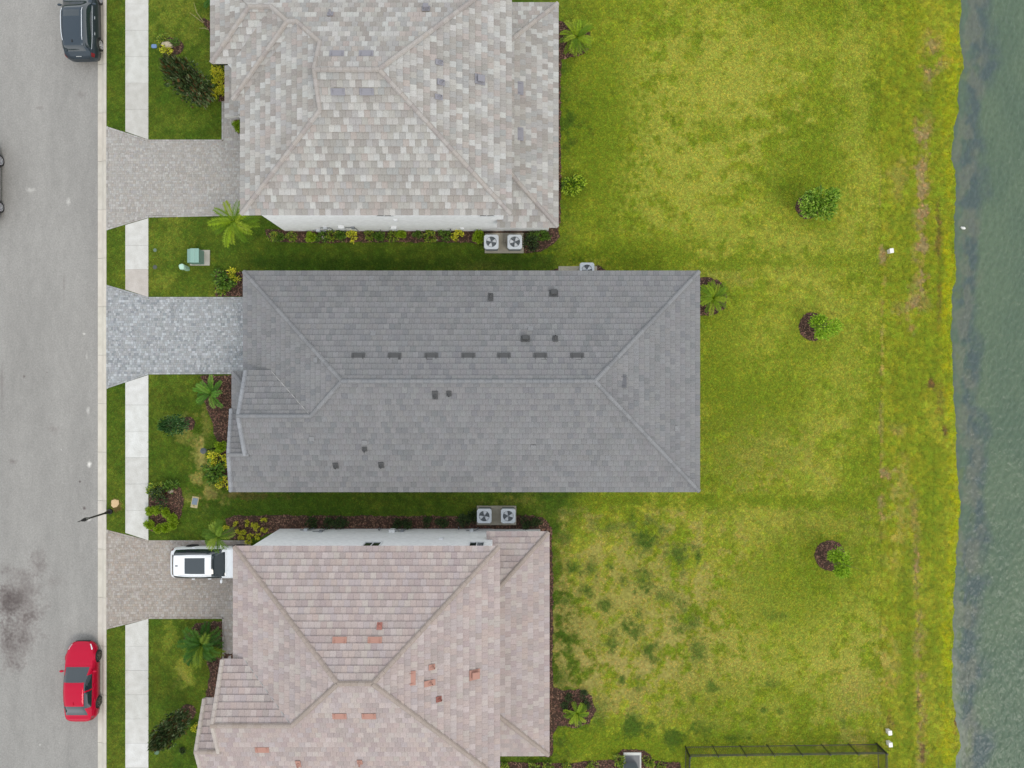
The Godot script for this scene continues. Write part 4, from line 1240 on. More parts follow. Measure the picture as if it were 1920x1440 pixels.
func build_cars() -> void:
	var suv := [
		[-2.37, 0.40, 0.34, 0.40, 0.66, 0.36, 0.72, 0.26], [-2.34, 0.35, 0.54, 0.60, 0.72, 0.55, 0.78, 0.40], [-2.25, 0.30, 0.70, 0.76, 0.82, 0.68, 0.88, 0.52], [-2.05, 0.26, 0.83, 0.87, 0.93, 0.77, 1.0, 0.6], [-1.7, 0.25, 0.89, 0.935, 1.0, 0.82, 1.07, 0.64], [-1.2, 0.25, 0.9, 0.95, 1.05, 0.85, 1.12, 0.68], [-0.98, 0.25, 0.9, 0.95, 1.07, 0.86, 1.15, 0.72],
		[-0.30, 0.25, 0.9, 0.95, 1.1, 0.87, 1.64, 0.64], [0.2, 0.25, 0.9, 0.95, 1.12, 0.87, 1.73, 0.65], [1.1, 0.25, 0.9, 0.95, 1.14, 0.87, 1.73, 0.64], [1.75, 0.25, 0.89, 0.94, 1.16, 0.85, 1.68, 0.6], [1.95, 0.27, 0.88, 0.93, 1.16, 0.83, 1.60, 0.58], [2.22, 0.3, 0.84, 0.89, 1.12, 0.77, 1.22, 0.6], [2.33, 0.36, 0.75, 0.80, 0.98, 0.70, 1.06, 0.54], [2.38, 0.42, 0.62, 0.68, 0.88, 0.60, 0.96, 0.47], [2.41, 0.48, 0.44, 0.5, 0.82, 0.44, 0.9, 0.34]]
	var o_suv := {"wheels": [-1.45, 1.35], "wr": 0.36, "cowl": -0.98, "roof_front": -0.30, "roof_rear": 1.93, "deck": 2.2, "side0": -0.75, "side1": 1.98, "pillars": [], "handles": [0.05, 1.0], "head0": -2.3, "head1": -1.95, "head_seg": [3], "tail0": 2.17, "tail1": 2.31, "tail_seg": [3], "plate_y": 0.98, "plate_in": 0.06, "grille_y": 0.62, "grille_w": 0.9,
		"rail0": -0.25, "rail1": 1.65, "rail_mat": M.chrome, "chrome": true, "ribs": [0.35, 1.65], "sun0": -0.12, "sun1": 0.28, "fin": M.black, "trim": M.chrome}
	var black := paint(Color(0.045, 0.06, 0.075), 0.55)
	car("black sport utility vehicle with silver roof rails parked at the kerb", "parked_car", suv, o_suv, Vector3(-25.72, -0.12, -21.75), 0.02, black)
	var sed := [
		[-2.34, 0.38, 0.26, 0.30, 0.50, 0.28, 0.54, 0.20], [-2.31, 0.34, 0.42, 0.47, 0.53, 0.42, 0.57, 0.30], [-2.22, 0.28, 0.58, 0.63, 0.60, 0.56, 0.65, 0.42], [-2.05, 0.23, 0.71, 0.76, 0.67, 0.67, 0.74, 0.52], [-1.8, 0.21, 0.81, 0.855, 0.735, 0.765, 0.82, 0.58], [-1.5, 0.2, 0.86, 0.90, 0.795, 0.81, 0.88, 0.62], [-1.2, 0.2, 0.87, 0.915, 0.85, 0.82, 0.93, 0.66], [-1.0, 0.2, 0.87, 0.915, 0.88, 0.82, 0.97, 0.70],
		[-0.22, 0.2, 0.87, 0.915, 0.92, 0.82, 1.38, 0.60], [0.35, 0.2, 0.87, 0.915, 0.93, 0.82, 1.45, 0.60], [0.9, 0.2, 0.87, 0.915, 0.94, 0.815, 1.43, 0.585], [1.25, 0.2, 0.87, 0.915, 0.95, 0.81, 1.36, 0.57], [1.82, 0.2, 0.86, 0.905, 0.96, 0.79, 1.08, 0.64], [2.1, 0.24, 0.82, 0.865, 0.93, 0.74, 1.02, 0.60], [2.24, 0.3, 0.73, 0.77, 0.87, 0.65, 0.94, 0.52], [2.32, 0.38, 0.58, 0.63, 0.79, 0.52, 0.86, 0.42], [2.35, 0.44, 0.42, 0.47, 0.73, 0.40, 0.8, 0.32]]
	var o_sed := {"wheels": [-1.42, 1.36], "wr": 0.33, "cowl": -1.0, "roof_front": -0.22, "roof_rear": 1.22, "deck": 1.85, "side0": -0.55, "side1": 1.38, "pillars": [0.35], "handles": [0.15, 1.05], "head0": -2.22, "head1": -1.92, "head_seg": [4], "tail0": 1.98, "tail1": 2.27, "tail_seg": [3], "plate_y": 0.72, "plate_in": 0.03, "grille_y": 0.45, "grille_w": 0.8, "rim": sm(0.4, false, Color(0.16, 0.15, 0.12), 0.6)}
	var red := paint(Color(0.44, 0.0, 0.026), 0.2)
	o_sed.fin = red
	car("red four door saloon car parked at the kerb", "parked_car", sed, o_sed, Vector3(-25.78, -0.12, 17.78), 0.0, red)
	var suv2 := suv.duplicate(true)
	for r in suv2:
		r[6] = 0.55 + (r[6] - 0.55) * 0.94 if r[6] > 1.2 else r[6]
		r[3] *= 0.97; r[2] *= 0.97
	var o2 := o_suv.duplicate(true)
	o2.erase("ribs"); o2.erase("chrome")
	o2.merge({"sun0": 0.05, "sun1": 1.22, "rail_mat": paint(Color(0.72, 0.73, 0.74)), "fin": M.black, "rim": M.black}, true)
	var white := paint(Color(0.80, 0.81, 0.82))
	o2.trim = white; o2.rail_mat = white
	car("white crossover car with large black sunroof parked on the brown driveway", "parked_car", suv2, o2, Vector3(-17.83, 0.03, 10.6), -PI / 2, white)
	var o3 := o_suv.duplicate(true)
	o3.erase("ribs")
	var silver := paint(Color(0.55, 0.55, 0.54), 0.4)
	o3.trim = silver
	car("pale silver car parked on the far side of the road", "parked_car", suv, o3, Vector3(-31.76, -0.12, -12.1), PI, silver)

# ================================================================ street furniture and utilities
func rrect(w: float, d: float, r: float, seg := 5) -> PackedVector2Array:
	var q := PackedVector2Array()
	for k in 4:
		var c := Vector2((w / 2 - r) * [1, -1, -1, 1][k], (d / 2 - r) * [1, 1, -1, -1][k])
		for i in seg + 1:
			var a := PI / 2 * (k + float(i) / seg)
			q.append(c + Vector2(cos(a), sin(a)) * r)
	return q
func circle(r: float, n := 20) -> PackedVector2Array:
	var q := PackedVector2Array()
	for i in n: q.append(Vector2(cos(TAU * i / n), sin(TAU * i / n)) * r)
	return q
func condenser(at: Vector3, label: String, turn: float, group := "") -> void:
	var o := thing("air_conditioner", label, "air conditioner", at, 0.0, group)
	var side := lin(118, 124, 128, 0.8)
	var pale := lin(206, 211, 215, 0.82)
	var b := MB.new()
	b.prism(rrect(0.76, 0.76, 0.07), 0.0, 0.74, side)
	part("cabinet", b, M.plain, o)
	var lv := MB.new()
	for k in 14:
		var q := rrect(0.785, 0.785, 0.075)
		lv.prism(q, 0.06 + k * 0.047, 0.08 + k * 0.047, side)
	part("louvres", lv, M.plain, o)
	var top := MB.new()
	var outer := rrect(0.87, 0.87, 0.11, 6)
	var n := 28
	var inner := circle(0.315, n)
	var ring := PackedVector2Array()
	for i in n:      # the rim from the round opening to the rounded square
		var dir := inner[i].normalized()
		var best := 10.0
		for k in outer.size():
			var a := outer[k]
			var bb := outer[(k + 1) % outer.size()]
			var hit = Geometry2D.segment_intersects_segment(Vector2.ZERO, dir * 2.0, a, bb)
			if hit != null: best = minf(best, hit.length())
		ring.append(dir * best)
	for i in n:
		var j := (i + 1) % n
		top.quad(MB.V3(inner[j], 0.83), MB.V3(inner[i], 0.83), MB.V3(ring[i] * 0.95, 0.82), MB.V3(ring[j] * 0.95, 0.82), pale)
		top.quad(MB.V3(ring[j] * 0.95, 0.82), MB.V3(ring[i] * 0.95, 0.82), MB.V3(ring[i], 0.79), MB.V3(ring[j], 0.79), pale)
		top.quad(MB.V3(ring[j], 0.79), MB.V3(ring[i], 0.79), MB.V3(ring[i], 0.72), MB.V3(ring[j], 0.72), pale)
		top.quad(MB.V3(inner[i], 0.83), MB.V3(inner[j], 0.83), MB.V3(inner[j], 0.745), MB.V3(inner[i], 0.745), pale)
	part("top_cover", top, M.plain, o)
	var well := MB.new()
	well.prism(circle(0.31, 24), 0.741, 0.745, lin(96, 102, 106, 0.7))
	part("fan_well", well, M.plain, o)
	for k in 3:
		var bl := MB.new()
		for s in 5:
			var a0 := -0.42 + s * 0.17
			var a1 := a0 + 0.17
			var y0 := 0.755 + s * 0.008
			bl.quad(Vector3(cos(a0) * 0.07, y0, sin(a0) * 0.07), Vector3(cos(a1) * 0.07, y0 + 0.008, sin(a1) * 0.07), Vector3(cos(a1) * 0.29, y0 + 0.008, sin(a1) * 0.29), Vector3(cos(a0) * 0.29, y0, sin(a0) * 0.29), lin(222, 225, 228, 0.85))
		var p := part("fan_blade", bl, M.plain, o)
		p.rotation.y = TAU * k / 3.0 + turn
	var gr := MB.new()
	for r in [0.1, 0.17, 0.24, 0.3]:
		var pts := []
		var rr := []
		for i in 25:
			pts.append(Vector3(cos(TAU * i / 24) * r, 0.832, sin(TAU * i / 24) * r)); rr.append(0.004)
		gr.tube(pts, rr, 5, lin(190, 194, 198, 0.7), false)
	gr.prism(circle(0.06, 14), 0.80, 0.84, lin(150, 155, 160, 0.8), 0.01)
	part("fan_guard", gr, M.metal, o)
func slab_thing(called: String, label: String, cat_: String, q: PackedVector2Array, y0: float, y1: float, col: Color, mat: Material, cham := 0.01) -> void:
	var c := Vector2.ZERO
	for p in q: c += p
	c /= q.size()
	var l := PackedVector2Array()
	for p in q: l.append(p - c)
	var mb := MB.new()
	mb.prism(l, y0, y1, col, cham)
	var o := part(called, mb, mat, self)
	o.position = Vector3(c.x, 0, c.y)
	tag(o, label, cat_)
func build_utilities() -> void:
	var conc := lin(190, 182, 166, 0.78)
	# condensers on their concrete pads
	slab_thing("concrete_pad", "concrete pad under two air conditioners beside the beige roofed house", "pad", polypx([909, 437, 982, 437, 982, 475, 909, 475]), -0.05, 0.08, conc, M.concrete)
	condenser(P(921, 459, 0.08) * Vector3(1, 1, 1) + Vector3(0.03, 0, -0.02), "air conditioner by beige roofed house wall, the one nearer the driveway", 0.3)
	condenser(P(965, 459, 0.08) + Vector3(0.0, 0, -0.02), "air conditioner by beige roofed house wall, the one nearer the back lawn", 0.9)
	slab_thing("concrete_pad", "concrete pad under two air conditioners beside the pinkish roofed house", "pad", polypx([894, 948, 968, 948, 968, 984, 894, 984]), -0.05, 0.08, conc, M.concrete)
	condenser(P(909, 962, 0.08) + Vector3(0, 0, 0.03), "air conditioner by pinkish roofed house wall, the one nearer the driveway", 1.4)
	condenser(P(953, 962, 0.08) + Vector3(0, 0, 0.03), "air conditioner by pinkish roofed house wall, the one nearer the back lawn", 0.1)
	slab_thing("concrete_pad", "concrete pad under single air conditioner beside the grey roofed house", "pad", polypx([1047, 499.5, 1119, 499.5, 1119, 532, 1047, 532]), -0.05, 0.08, lin(196, 188, 170, 0.78), M.concrete)
	condenser(P(1098, 510, 0.08), "single air conditioner half hidden under the grey roof eave", 0.6)
	slab_thing("concrete_pad", "dark pad with pale rim in the mulch near black fence", "pad", polypx([1169, 1410, 1202, 1410, 1202, 1470, 1169, 1470]), -0.05, 0.08, lin(226, 226, 220, 0.8), M.concrete)
	slab_thing("equipment_mat", "dark grey mat on the pad near black fence", "mat", polypx([1172, 1415, 1199, 1415, 1199, 1462, 1172, 1462]), 0.081, 0.10, lin(112, 114, 116, 0.8), M.plastic)
	condenser(P(1182, 1442, 0.10), "air conditioner on dark mat near the black metal fence", 0.2)
	# pad-mounted transformer
	slab_thing("concrete_pad", "pale concrete pad under green transformer cabinet", "pad", polypx([357, 469, 394, 469, 394, 498, 357, 498]), -0.05, 0.07, lin(196, 192, 180, 0.78), M.concrete)
	var tr := thing("transformer_cabinet", "green metal transformer cabinet on concrete pad between two driveways", "transformer", P(376, 483.5, 0.07), 0.0)
	var gcol := lin(112, 148, 134, 0.8)
	var b := MB.new()
	var prof := [Vector2(-0.36, 0.0), Vector2(-0.36, 0.62), Vector2(-0.1, 0.78), Vector2(0.36, 0.78), Vector2(0.36, 0.0)]
	var hw := 0.40
	for i in prof.size():
		var p0: Vector2 = prof[i]
		var p1: Vector2 = prof[(i + 1) % prof.size()]
		b.quad(Vector3(p0.x - 0.14, p0.y, -hw), Vector3(p0.x - 0.14, p0.y, hw), Vector3(p1.x - 0.14, p1.y, hw), Vector3(p1.x - 0.14, p1.y, -hw), gcol)
	for sgn in [-1, 1]:
		for i in range(1, prof.size() - 1):
			b.tri(Vector3(prof[0].x - 0.14, prof[0].y, sgn * hw), Vector3(prof[i].x - 0.14, prof[i].y, sgn * hw), Vector3(prof[i + 1].x - 0.14, prof[i + 1].y, sgn * hw), gcol)
	part("cabinet", b, M.plastic, tr)
	var lid := MB.new()
	lid.box(Transform3D(Basis(Vector3.BACK, 0.0), Vector3(0.0, 0.795, 0)), Vector3(0.50, 0.03, 0.84), lin(140, 176, 162, 0.8))
	lid.box(Transform3D(Basis(), Vector3(-0.02, 0.815, 0)), Vector3(0.03, 0.015, 0.84), lin(160, 190, 178, 0.8))
	part("lid", lid, M.plastic, tr)
	var dr := MB.new()
	dr.box(Transform3D(Basis(Vector3.BACK, 0.55), Vector3(-0.37, 0.715, 0)), Vector3(0.31, 0.025, 0.80), lin(128, 164, 150, 0.8))
	part("door", dr, M.plastic, tr)
	var tp := thing("telecom_pedestal", "small pale green plastic pedestal beside green transformer cabinet", "pedestal", P(352, 504), 0.25)
	var pd := MB.new()
	pd.prism(rrect(0.24, 0.26, 0.06), 0.0, 0.62, lin(168, 206, 184, 0.8))
	part("post", pd, M.plastic, tp)
	var ph := MB.new()
	ph.prism(rrect(0.30, 0.32, 0.1), 0.6, 0.86, lin(186, 222, 200, 0.8), 0.05)
	part("cap", ph, M.plastic, tp)
	# lids set in the turf
	slab_thing("utility_box", "sand coloured concrete box set in lawn before the grey roofed house", "utility box", polypx([361, 930, 374, 932, 370, 953, 357, 951]), -0.05, 0.03, lin(200, 184, 140, 0.78), M.concrete)
	slab_thing("handhole_cover", "blue grey cover on the sand coloured box in lawn", "cover", polypx([362, 933, 372, 934.5, 369.5, 947, 359.5, 945.5]), 0.031, 0.042, lin(124, 138, 150, 0.75), M.plastic)
	for a in [[291, 469, "round grey green valve lid in turf by the sidewalk near transformer", lin(110, 130, 108, 0.7), 0.11], [291, 501, "dark round valve lid in turf by the sidewalk near green pedestal", lin(84, 88, 80, 0.7), 0.13], [294, 1410, "dull green round lid in lawn near dark columnar tree", lin(92, 122, 92, 0.75), 0.15]]:
		var q := PackedVector2Array()
		for p in circle(a[4], 18): q.append(p + P2(a[0], a[1]))
		slab_thing("valve_lid", a[2], "lid", q, -0.03, 0.045, a[3], M.plastic, 0.012)
	var bl := PackedVector2Array()
	for p in rrect(0.34, 0.24, 0.09): bl.append(p + P2(289.5, 87))
	slab_thing("meter_lid", "blue plastic meter lid beside flower bed boulder", "lid", bl, -0.03, 0.06, lin(112, 142, 186, 0.8), M.plastic, 0.02)
	# street lamp
	var sl := thing("street_lamp", "black street lamp post with lantern standing in the verge", "street lamp", P(207, 959), 0.0)
	var pm := MB.new()
	pm.lathe([Vector2(0.16, 0.0), Vector2(0.16, 0.12), Vector2(0.1, 0.2), Vector2(0.075, 0.55), Vector2(0.055, 0.6), Vector2(0.05, 2.14), Vector2(0.07, 2.17), Vector2(0.05, 2.22)], 16, Transform3D(), Color.WHITE)
	part("post", pm, M.black, sl)
	var ln := MB.new()
	ln.lathe([Vector2(0.05, 2.2), Vector2(0.07, 2.24), Vector2(0.10, 2.60), Vector2(0.09, 2.62)], 8, Transform3D(), lin(150, 150, 146, 0.6))
	part("lantern_glass", ln, M.plain, sl)
	var lr := MB.new()
	lr.lathe([Vector2(0.11, 2.60), Vector2(0.10, 2.64), Vector2(0.06, 2.85), Vector2(0.03, 2.9), Vector2(0.02, 3.2), Vector2(0.0, 3.3)], 16, Transform3D(), Color.WHITE)
	for k in 4: lr.tube([Vector3(cos(k * PI / 2) * 0.072, 2.24, sin(k * PI / 2) * 0.072), Vector3(cos(k * PI / 2) * 0.104, 2.61, sin(k * PI / 2) * 0.104)], [0.012, 0.012], 5, Color.WHITE)
	part("lantern_roof", lr, M.black, sl)
	# garden lamp post by the middle house
	var gl := thing("yard_lamp", "short black yard lamp post in bed before grey roofed house", "lamp post", P(406, 840), 0.0)
	pm = MB.new()
	pm.lathe([Vector2(0.07, 0.0), Vector2(0.07, 0.06), Vector2(0.04, 0.1), Vector2(0.038, 1.55), Vector2(0.05, 1.6)], 12, Transform3D(), Color.WHITE)
	part("post", pm, M.black, gl)
	ln = MB.new()
	ln.lathe([Vector2(0.06, 1.6), Vector2(0.13, 1.66), Vector2(0.15, 1.86)], 8, Transform3D(), lin(110, 116, 122, 0.6))
	part("lantern_glass", ln, M.plain, gl)
	lr = MB.new()
	lr.lathe([Vector2(0.18, 1.86), Vector2(0.17, 1.89), Vector2(0.04, 1.99), Vector2(0.0, 2.03)], 12, Transform3D(), lin(96, 102, 108, 0.6))
	part("lantern_roof", lr, M.plain, gl)
	# path light by the south house
	var pl := thing("path_light", "black stake light at the front corner of pinkish roofed house", "garden light", P(394, 1305), 0.0)
	pm = MB.new()
	pm.lathe([Vector2(0.02, 0.0), Vector2(0.02, 0.5), Vector2(0.07, 0.52), Vector2(0.12, 0.56), Vector2(0.03, 0.62), Vector2(0.0, 0.63)], 12, Transform3D(), Color.WHITE)
	part("stake", pm, M.black, pl)
	# white marker posts along the back line
	for a in [[1666, 472, "short white square marker post standing between two lake side saplings"], [1663, 1369, "short white marker post standing clear of the fence corner"], [1664, 1391, "short white marker post touching the black fence corner"]]:
		var mk := thing("marker_post", a[2], "marker post", P(a[0], a[1]), 0.1)
		var mm := MB.new()
		mm.prism(rrect(0.2, 0.24, 0.02), -0.05, 0.34, lin(232, 228, 220, 0.82))
		part("post", mm, M.plastic, mk)
		mm = MB.new()
		mm.prism(rrect(0.24, 0.28, 0.03), 0.34, 0.39, lin(240, 236, 230, 0.84), 0.02)
		part("cap", mm, M.plastic, mk)
	# white foam float in the shallows
	var fl := MB.new()
	fl.blob(Transform3D(Basis(Vector3(0.12, 0, 0.02), Vector3(0, 0.08, 0), Vector3(-0.03, 0, 0.08)), Vector3.ZERO), 10, 6, lin(232, 230, 224, 0.84), 0.18, rng)
	fl.blob(Transform3D(Basis(Vector3(0.06, 0, 0), Vector3(0, 0.05, 0), Vector3(0, 0, 0.05)), Vector3(-0.12, 0.0, -0.05)), 8, 5, lin(226, 224, 218, 0.84), 0.2, rng)
	var fo := part("foam_lump", fl, M.matte, self)
	fo.position = P(1803, 428, -0.34) + Vector3(0.1, 0.03, 0)
	tag(fo, "small lump of white foam floating at the lake edge", "foam")

# ================================================================ black metal fence
func fence_run(root: Node3D, a: Vector3, b: Vector3, posts: int, meshes: Dictionary) -> void:
	var d := b - a
	var ang := atan2(-d.z, d.x)
	for i in posts + 1:
		var o := inst("post", meshes.post, root)
		o.position = a + d * (float(i) / posts)
	for h in [0.12, 1.02, 1.16]:
		var o := inst("rail", meshes.rail, root)
		o.transform = Transform3D(Basis(Vector3.UP, ang) * Basis.from_scale(Vector3(d.length(), 1, 1)), a + d * 0.5 + Vector3(0, h, 0))
	var n := posts * 14
	for i in n:
		if i % 14 == 0: continue
		var o := inst("picket", meshes.picket, root)
		o.position = a + d * (float(i) / n)
func build_fence() -> void:
	var ms := {}
	var mb := MB.new()
	mb.prism(rrect(0.06, 0.06, 0.008, 2), -0.1, 1.26, Color.WHITE); mb.prism(rrect(0.075, 0.075, 0.01, 2), 1.26, 1.29, Color.WHITE, 0.012)
	ms.post = mb.mesh(M.black)
	mb = MB.new(); mb.box(Transform3D(), Vector3(1, 0.035, 0.03), Color.WHITE)
	ms.rail = mb.mesh(M.black)
	mb = MB.new(); mb.box(Transform3D(Basis(), Vector3(0, 0.64, 0)), Vector3(0.024, 1.2, 0.024), Color.WHITE)
	ms.picket = mb.mesh(M.black)
	var root := thing("metal_fence", "black metal picket fence enclosing the lawn corner near the lake", "fence")
	fence_run(root, P(1285, 1399), P(1642, 1394), 7, ms)
	fence_run(root, P(1644, 1394), P(1648, 1560), 3, ms)
	fence_run(root, P(1285, 1401), P(1281, 1560), 3, ms)

# ================================================================ planting
var beds := []
func organic(q: PackedVector2Array, amp := 0.05) -> PackedVector2Array:
	var o := PackedVector2Array()
	for i in q.size():
		var a := q[i]
		var b := q[(i + 1) % q.size()]
		var n := maxi(1, int((b - a).length() / 0.22))
		for k in n: o.append(a.lerp(b, float(k) / n) + Vector2(rng.randf_range(-amp, amp), rng.randf_range(-amp, amp)))
	return o
func bed(q: PackedVector2Array, amp := 0.05) -> void:
	var o := organic(q, amp)
	var mb := MB.new()
	mb.prism(o, -0.08, 0.03, lin(104, 80, 64, 0.75))
	part("mulch_bed", mb, M.mulch, self, "structure")
	stamp_poly(o, 0, -0.03)
	beds.append(o)
func ring(px: float, py: float, r: float) -> void:
	var q := PackedVector2Array()
	for p in circle(r * H / F, 14): q.append(p + P2(px, py))
	bed(q, 0.03)
func leaf(mb: MB, at: Vector3, dir: Vector3, up_: Vector3, ln: float, wd: float, col: Color) -> void:
	var s := dir.cross(up_).normalized() * wd * 0.5
	var mid := at + dir * ln * 0.5 - up_ * ln * 0.06
	mb.tri(at, mid + s, at + dir * ln, col)
	mb.tri(at, at + dir * ln, mid - s, col)
var foliage_cache := {}
func foliage(kind: String, variant: int, cols: Array, n: int, size: float, shape := "ball") -> ArrayMesh:
	# leaves through a unit volume: radius 1, from y 0 to 1
	var key := "%s%d" % [kind, variant]
	if foliage_cache.has(key): return foliage_cache[key]
	var mb := MB.new()
	var lobes := []
	for k in 7: lobes.append([Vector3(rng.randf_range(-0.6, 0.6), rng.randf_range(0.2, 0.8), rng.randf_range(-0.6, 0.6)), rng.randf_range(0.35, 0.6)])
	for i in n:
		var p: Vector3
		if shape == "column":
			var t := rng.randf()
			var r := sqrt(rng.randf()) * (0.72 + 0.28 * sin(t * PI * 0.9 + 0.35)) * (1.0 if t < 0.72 else sqrt(maxf(0.0, 1.0 - pow((t - 0.72) / 0.29, 2.0))))
			r *= 0.8 + 0.35 * sin(t * 23.0 + variant) * sin(t * 7.0)
			var a := rng.randf() * TAU
			p = Vector3(cos(a) * r, t, sin(a) * r)
		else:
			var lb: Array = lobes[rng.randi() % lobes.size()]
			var v: Vector3 = Vector3(rng.randfn(), rng.randfn(), rng.randfn()).normalized() * pow(rng.randf(), 0.4) * lb[1]
			p = lb[0] + v * Vector3(1, 0.7, 1)
			p.y = maxf(p.y, 0.03)
		var outd := (Vector3(p.x, (p.y - 0.4) * 0.7, p.z).normalized() + Vector3(rng.randfn(), rng.randfn() * 0.7 + 0.25, rng.randfn()) * 0.6).normalized()
		var up_ := (Vector3.UP + Vector3(rng.randfn(), 0, rng.randfn()) * 0.5).normalized()
		leaf(mb, p, outd, up_, size * rng.randf_range(0.7, 1.3), size * rng.randf_range(0.4, 0.6), vary(cols[rng.randi() % cols.size()], 0.22, 0.06))
	foliage_cache[key] = mb.mesh(M.leaf)
	return foliage_cache[key]
func stems(n: int, r: float, h: float, col: Color, w := 0.012) -> MB:
	var mb := MB.new()
	for i in n:
		var a := TAU * i / n + rng.randf_range(-0.4, 0.4)
		var t := Vector3(cos(a) * r * rng.randf_range(0.4, 0.9), h * rng.randf_range(0.6, 0.95), sin(a) * r * rng.randf_range(0.4, 0.9))
		mb.tube([Vector3(t.x * 0.05, -0.04, t.z * 0.05), Vector3(t.x * 0.4, t.y * 0.55, t.z * 0.4), t], [w, w * 0.8, w * 0.35], 5, col)
	return mb
var LEAF := {}
func bush(px: float, py: float, r: float, h: float, kind: String, called: String, label: String, category: String, group := "") -> Node3D:
	var K: Dictionary = LEAF[kind]
	var o := thing(called, label, category, P(px, py), rng.randf() * TAU, group)
	var v := rng.randi() % 3
	var f := inst("foliage", foliage(kind, v, K.cols, K.n, K.size), o)
	f.scale = Vector3(r, h, r)
	f.position.y = 0.02
	part("stem", stems(5, r, h, lin(88, 74, 56, 0.7)), M.bark, o)
	return o
func column_tree(px: float, py: float, r: float, h: float, kind: String, label: String, bare := 0.1) -> void:
	var K: Dictionary = LEAF[kind]
	var o := thing("columnar_tree", label, "tree", P(px, py), rng.randf() * TAU)
	var t := MB.new()
	t.tube([Vector3(0, -0.05, 0), Vector3(0.03, h * 0.4, 0.02), Vector3(-0.02, h * 0.94, 0.0)], [0.06, 0.045, 0.012], 8, lin(104, 88, 70, 0.7))
	for k in 14:
		var y := h * (0.15 + k * 0.055)
		var a := k * 2.4
		t.tube([Vector3(0, y, 0), Vector3(cos(a) * r * 0.7, y + 0.25, sin(a) * r * 0.7)], [0.02, 0.006], 5, lin(104, 88, 70, 0.7))
	part("trunk", t, M.bark, o)
	var f := inst("crown", foliage(kind, int(px), K.cols, K.n, K.size, "column"), o)
	f.scale = Vector3(r, h * (1.0 - bare), r)
	f.position.y = h * bare
func sapling(px: float, py: float, r: float, h: float, kind: String, label: String) -> void:
	var K: Dictionary = LEAF[kind]
	var o := thing("sapling_tree", label, "tree", P(px, py), rng.randf() * TAU)
	var t := MB.new()
	t.tube([Vector3(0, -0.05, 0), Vector3(0.02, h * 0.4, 0.01), Vector3(0, h * 0.85, 0.0)], [0.035, 0.028, 0.01], 7, lin(116, 100, 80, 0.7))
	for k in 8:
		var y := h * (0.35 + k * 0.06)
		var a := k * 2.4
		t.tube([Vector3(0, y, 0), Vector3(cos(a) * r * 0.75, y + 0.3, sin(a) * r * 0.75)], [0.014, 0.005], 5, lin(116, 100, 80, 0.7))
	part("trunk", t, M.bark, o)
	var f := inst("crown", foliage(kind + "s", int(px), K.cols, int(K.n * 1.0), K.size * 0.75), o)
	f.scale = Vector3(r, h * 0.66, r)
	f.position.y = h * 0.34
var frond_cache := {}
func frond_mesh(kind: String, v: int, cols: Array, pairs: int, droop: float, wide: float) -> ArrayMesh:
	var key := "%s%d" % [kind, v]
	if frond_cache.has(key): return frond_cache[key]
	var mb := MB.new()
	var base: Color = vary(cols[v % cols.size()], 0.1, 0.04)
	var pos := func(t: float) -> Vector3: return Vector3(t, 0.62 * t - droop * t * t, 0.04 * sin(t * 3.0))
	var spine := []
	var rr := []
	for i in 6:
		spine.append(pos.call(i / 5.0)); rr.append(lerpf(0.016, 0.004, i / 5.0))
	mb.tube(spine, rr, 5, Color(base.r * 1.1, base.g * 1.1, base.b))
	for i in pairs:
		var t := 0.14 + 0.86 * (i + 0.5) / pairs
		var p: Vector3 = pos.call(t)
		var tan_: Vector3 = (pos.call(t + 0.02) - pos.call(t - 0.02)).normalized()
		var ln := wide * (0.35 + 0.65 * sin(PI * clampf(t * 0.92, 0, 1)))
		for sgn in [-1, 1]:
			var d: Vector3 = (tan_ * 0.75 + Vector3(0, -0.12 + rng.randf_range(-0.1, 0.15), sgn)).normalized()
			leaf(mb, p, d, Vector3.UP, ln * rng.randf_range(0.8, 1.2), 0.032, vary(base, 0.16, 0.05))
	frond_cache[key] = mb.mesh(M.leaf)
	return frond_cache[key]
func palm(px: float, py: float, trunk: float, n: int, ln: float, kind: String, called: String, label: String, droop := 0.75, wide := 0.3, lean := Vector3.ZERO) -> void:
	var K: Dictionary = LEAF[kind]
	var o := thing(called, label, "palm", P(px, py), rng.randf() * TAU)
	var t := MB.new()
	var pts := []
	var rr := []
	for i in 7:
		var k := i / 6.0
		pts.append(Vector3(lean.x * k * k, -0.05 + (trunk + 0.05) * k, lean.z * k * k)); rr.append(lerpf(0.085, 0.06, k) * (1.12 if i % 2 else 1.0) * (0.8 if trunk > 1.0 else 1.4))
	t.tube(pts, rr, 9, lin(128, 108, 82, 0.7))
	part("trunk", t, M.bark, o)
	n = int(n * 1.3)
	for i in n:
		var f := inst("frond", frond_mesh(kind, i % 4, K.cols, 24, droop, wide), o)
		var el := rng.randf_range(-0.15, 0.5) if i % 3 else rng.randf_range(0.5, 0.95)
		var s := ln * rng.randf_range(0.82, 1.1)
		f.transform = Transform3D(Basis(Vector3.UP, TAU * i / n * 1.618 * 1.0 + rng.randf_range(-0.2, 0.2)) * Basis(Vector3.BACK, el) * Basis.from_scale(Vector3.ONE * s), pts[6])
